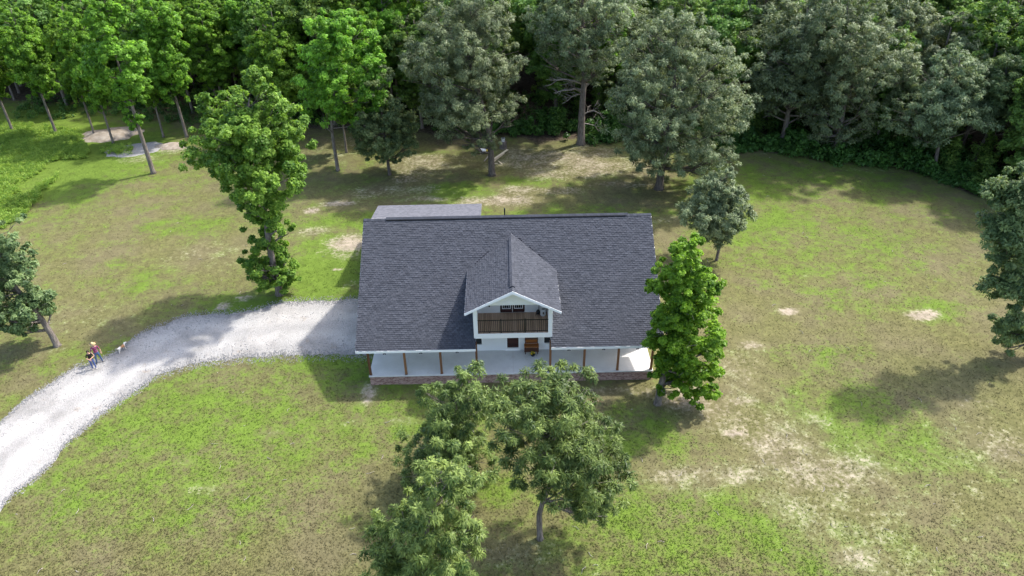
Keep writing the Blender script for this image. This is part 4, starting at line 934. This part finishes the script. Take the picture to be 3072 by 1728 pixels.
sm = obj('tree_stump', MB().lathe((g[0], g[1], g[2]-.1), [(0, .5), (.25, .42), (.9, .4), (.92, .02)], 12), M['bark']); sm['label'] = 'grey stump carrying a white bucket at the wood edge'; sm['category'] = 'stump'
bk = thing('bucket', 'white bucket standing on the grey stump', 'bucket', (g[0], g[1], g[2]+.82))
child('pail', MB().lathe((0, 0, 0), [(0, .17), (.02, .19), (.42, .24), (.44, .25), (.44, .22), (.1, .18)], 18), M['plastic'], bk)
child('handle', MB().tube([(-.245, 0, .40), (-.2, -.22, .3), (0, -.31, .24), (.2, -.22, .3), (.245, 0, .40)], .008, 5), M['black'], bk)

# ------------------------------------------------------------------ people and dog
def skinned(name, verts, edges, radii, root, sub=2):
    me = bpy.data.meshes.new(name); me.from_pydata(verts, edges, []); o = bpy.data.objects.new(name+'_tmp', me); C.objects.link(o)
    md = o.modifiers.new('s', 'SKIN'); md.use_smooth_shade = True
    if not me.skin_vertices: bpy.context.view_layer.objects.active = o
    for i, rr in enumerate(radii): me.skin_vertices[0].data[i].radius = (rr, rr) if not hasattr(rr, '__len__') else rr
    me.skin_vertices[0].data[root].use_root = True
    sb_ = o.modifiers.new('u', 'SUBSURF'); sb_.levels = sub; sb_.render_levels = sub
    dg = bpy.context.evaluated_depsgraph_get(); out = bpy.data.meshes.new_from_object(o.evaluated_get(dg)); out.name = name
    bpy.data.objects.remove(o); return out
def hand(b, c, d, side, s=1.):
    c, d = np.array(c, float), nrm(np.array(d, float)); lat = nrm(np.cross(d, (0, 0, 1.) if abs(d[2]) < .8 else (0, 1., 0))); up = np.cross(lat, d)
    b.obox(c+d*.045, d*.045, lat*.038, up*.014)
    for i, (o1, l1) in enumerate([(-.030, .062), (-.010, .075), (.011, .07), (.031, .055)]):
        p = c+d*.085+lat*o1; b.tube([p, p+d*l1*.55-up*.004, p+d*l1*.9-up*.025], [.0095, .009, .007], 5)
    p = c+d*.02+lat*.036*side; b.tube([p, p+d*.03+lat*.025*side, p+d*.06+lat*.03*side-up*.01], [.012, .011, .008], 5)
def person(label, loc, rz, hgt, sh, lowers, arms, mats, hairy, stance=.11, lean=0.):
    """mats: skin, shirt, trousers, shoes. arms: for each side (elbow, wrist) in body frame, y- is forward."""
    e = thing('person', label, 'person', loc, None, rz); s = hgt/1.75
    V = [(0, 0, .95), (0, .005, 1.12), (0, .0, 1.32), (0, .01, 1.45), (0, .0, 1.53), (0, -.015, 1.60), (0, -.01, 1.70)]; Rr = [(.15, .115), (.14, .105), (.165, .115), (.10, .08), (.052, .055), (.078, .088), (.07, .085)]
    E = [(0, 1), (1, 2), (2, 3), (3, 4), (4, 5), (5, 6)]; tip = []
    for sg, lw in zip((-1, 1), lowers):
        n0 = len(V); kn, an = lw
        V += [(sg*.095, 0, .86), kn, an, (an[0], an[1]-.02, .045), (an[0]+sg*.02, an[1]-.16, .035)]; Rr += [(.098, .1), (.066, .068), (.045, .05), (.045, .05), (.04, .032)]
        E += [(0, n0), (n0, n0+1), (n0+1, n0+2), (n0+2, n0+3), (n0+3, n0+4)]
    for sg, (el, wr_) in zip((-1, 1), arms):
        n0 = len(V); V += [(sg*sh, .005, 1.41), el, wr_]; Rr += [(.062, .062), (.044, .044), (.03, .03)]; E += [(3, n0), (n0, n0+1), (n0+1, n0+2)]; tip.append((np.array(wr_), np.array(wr_)-np.array(el), sg))
    V = [tuple(np.array(p)*s) for p in V]; Rr = [(a*s, b_*s) for a, b_ in Rr]
    me = skinned('body', V, E, Rr, 0)
    co = np.array([p.center for p in me.polygons])/s; mi = np.zeros(len(co), int)
    elw = [np.array(a[0]) for a in arms]
    shirt_bot = .97
    torso = (co[:, 2] > shirt_bot) & (co[:, 2] < 1.475) & (np.abs(co[:, 0]) < .235)
    dmin = np.full(len(co), 9.)
    for sg, (el, wr_) in zip((-1, 1), arms):        # forearm skin
        a, b_ = np.array(el), np.array(wr_); ab = b_-a; t = np.clip(((co-a)@ab)/(ab@ab), 0, 1); dmin = np.minimum(dmin, np.where(t > .0, np.linalg.norm(co-(a+t[:, None]*ab), axis=1), 9))
    mi[:] = 2; mi[co[:, 2] > shirt_bot] = 1; mi[co[:, 2] > 1.485] = 0; mi[(dmin < .062) & (co[:, 2] > .7)] = 0; mi[co[:, 2] < .085] = 3
    me.materials.clear()
    for q in mats: me.materials.append(M[q])
    me.polygons.foreach_set('material_index', mi.astype(np.int32)); me.polygons.foreach_set('use_smooth', [True]*len(me.polygons))
    bo = child('body', me, [M[q] for q in mats], e)
    hb = MB()
    for w_, d_, sg in tip: hand(hb, w_*s, d_, -sg)
    child('hands', hb, M['skin'], e)
    fb = MB(); z = 1.655*s
    for sg in (-1, 1):
        fb.lathe((sg*.03*s, -.088*s, z-.012), [(0, .002), (.006, .011), (.012, .011), (.018, .002)], 6, 1); fb.obox((sg*.083*s, .0, z-.02), (.008, 0, 0), (0, .016, 0), (0, 0, .026))
    fb.obox((0, -.102*s, z-.04), (.012, 0, 0), (0, .014, 0), (0, 0, .02)); fb.obox((0, -.092*s, z-.085), (.024, 0, 0), (0, .005, 0), (0, 0, .006), 2)
    child('face', fb, [M['skin'], M['hair'], M['petal'] if False else M['benchdark']], e)
    if hairy == 'long':
        h_ = MB().tube([(0, .015, 1.775*s), (0, .02, 1.755*s), (0, .03, 1.68*s), (0, .055, 1.58*s), (0, .085, 1.45*s), (0, .085, 1.33*s)], [.02, .075*s, .112*s, .10*s, .09*s, .03], 12)
    else:
        h_ = MB().tube([(0, .01, 1.775*s), (0, .012, 1.75*s), (0, .025, 1.68*s), (0, .03, 1.62*s)], [.02, .07*s, .098*s, .07*s], 12)
    child('hair', h_, M['hair'], e, True)
    if hairy == 'hat':
        hb = MB().lathe((0, 0, 1.70*s), [(0, .20), (.015, .235), (.022, .23), (.012, .10), (.05, .098), (.12, .088), (.145, .06), (.14, .01)], 20)
        child('straw_hat', hb, M['straw'], e, True)
    return e
gm = onz((300, 1087)); gm[2] = float(gheight(np.array([gm[0]]), np.array([gm[1]]))[0])+.02
gw_ = onz((284, 1106)); gw_[2] = float(gheight(np.array([gw_[0]]), np.array([gw_[1]]))[0])+.03
person('person in straw hat, red plaid shirt and jeans on the edge of the gravel drive', gm, R(38), 1.75, .20, [((-.15, -.02, .49), (-.19, .02, .09)), ((.15, -.03, .49), (.19, -.02, .09))],
       [((-.30, -.02, 1.14), (-.24, -.20, .97)), ((.30, .02, 1.13), (.31, -.06, .88))], ('skin', 'plaid', 'jeans', 'shoe'), 'hat')
person('dark-haired person in black top and faded jeans, hands together in front, on the drive', gw_, R(30), 1.63, .175, [((-.10, -.03, .49), (-.11, .0, .09)), ((.11, -.04, .49), (.13, -.04, .09))],
       [((-.26, -.05, 1.15), (-.07, -.27, 1.08)), ((.26, -.06, 1.16), (.06, -.27, 1.16))], ('skin', 'topblack', 'jeansw', 'shoel'), 'long')
gdg = onz((368, 1052)); gdg[2] = float(gheight(np.array([gdg[0]]), np.array([gdg[1]]))[0])+.02
dg_ = thing('dog', 'tan and white dog walking along the edge of the gravel drive', 'dog', gdg, None, R(62)); dg_.scale = (.76, .76, .76)
V = [(-.30, 0, .50), (-.05, 0, .48), (.22, 0, .50), (.36, 0, .60), (.46, 0, .70), (.56, 0, .69), (.66, 0, .66), (-.40, 0, .52), (-.52, 0, .60), (-.62, 0, .70)]
Rr = [(.10, .12), (.10, .105), (.115, .145), (.075, .085), (.075, .078), (.05, .05), (.034, .03), (.05, .05), (.022, .022), (.012, .012)]
E = [(0, 1), (1, 2), (2, 3), (3, 4), (4, 5), (5, 6), (0, 7), (7, 8), (8, 9)]
for sg, fx in ((-1, .06), (1, -.05)):
    n0 = len(V); V += [(.24, sg*.08, .40), (.25+fx*.5, sg*.085, .22), (.26+fx, sg*.085, .05), (.31+fx, sg*.085, .02)]; Rr += [(.06, .06), (.035, .038), (.024, .026), (.028, .02)]; E += [(2, n0), (n0, n0+1), (n0+1, n0+2), (n0+2, n0+3)]
    n0 = len(V); V += [(-.30, sg*.08, .40), (-.24-fx, sg*.09, .30), (-.38-fx, sg*.09, .17), (-.36-fx, sg*.09, .04), (-.31-fx, sg*.09, .02)]; Rr += [(.075, .085), (.05, .055), (.028, .03), (.024, .026), (.028, .02)]; E += [(0, n0), (n0, n0+1), (n0+1, n0+2), (n0+2, n0+3), (n0+3, n0+4)]
child('body', skinned('body', V, E, Rr, 1), M['dog'], dg_, True)
child('ears', MB().tube([(.45, -.06, .755), (.44, -.10, .73), (.46, -.11, .66)], [.02, .032, .01], 6).tube([(.45, .06, .755), (.44, .10, .73), (.46, .11, .66)], [.02, .032, .01], 6), M['dog'], dg_, True)
child('nose', MB().lathe((.685, 0, .65), [(0, .004), (.012, .018), (.026, .014), (.032, .003)], 8), M['black'], dg_)
print('leaf tris', BUD[0], 'woodland', cnt, 'near shingles', nshow)
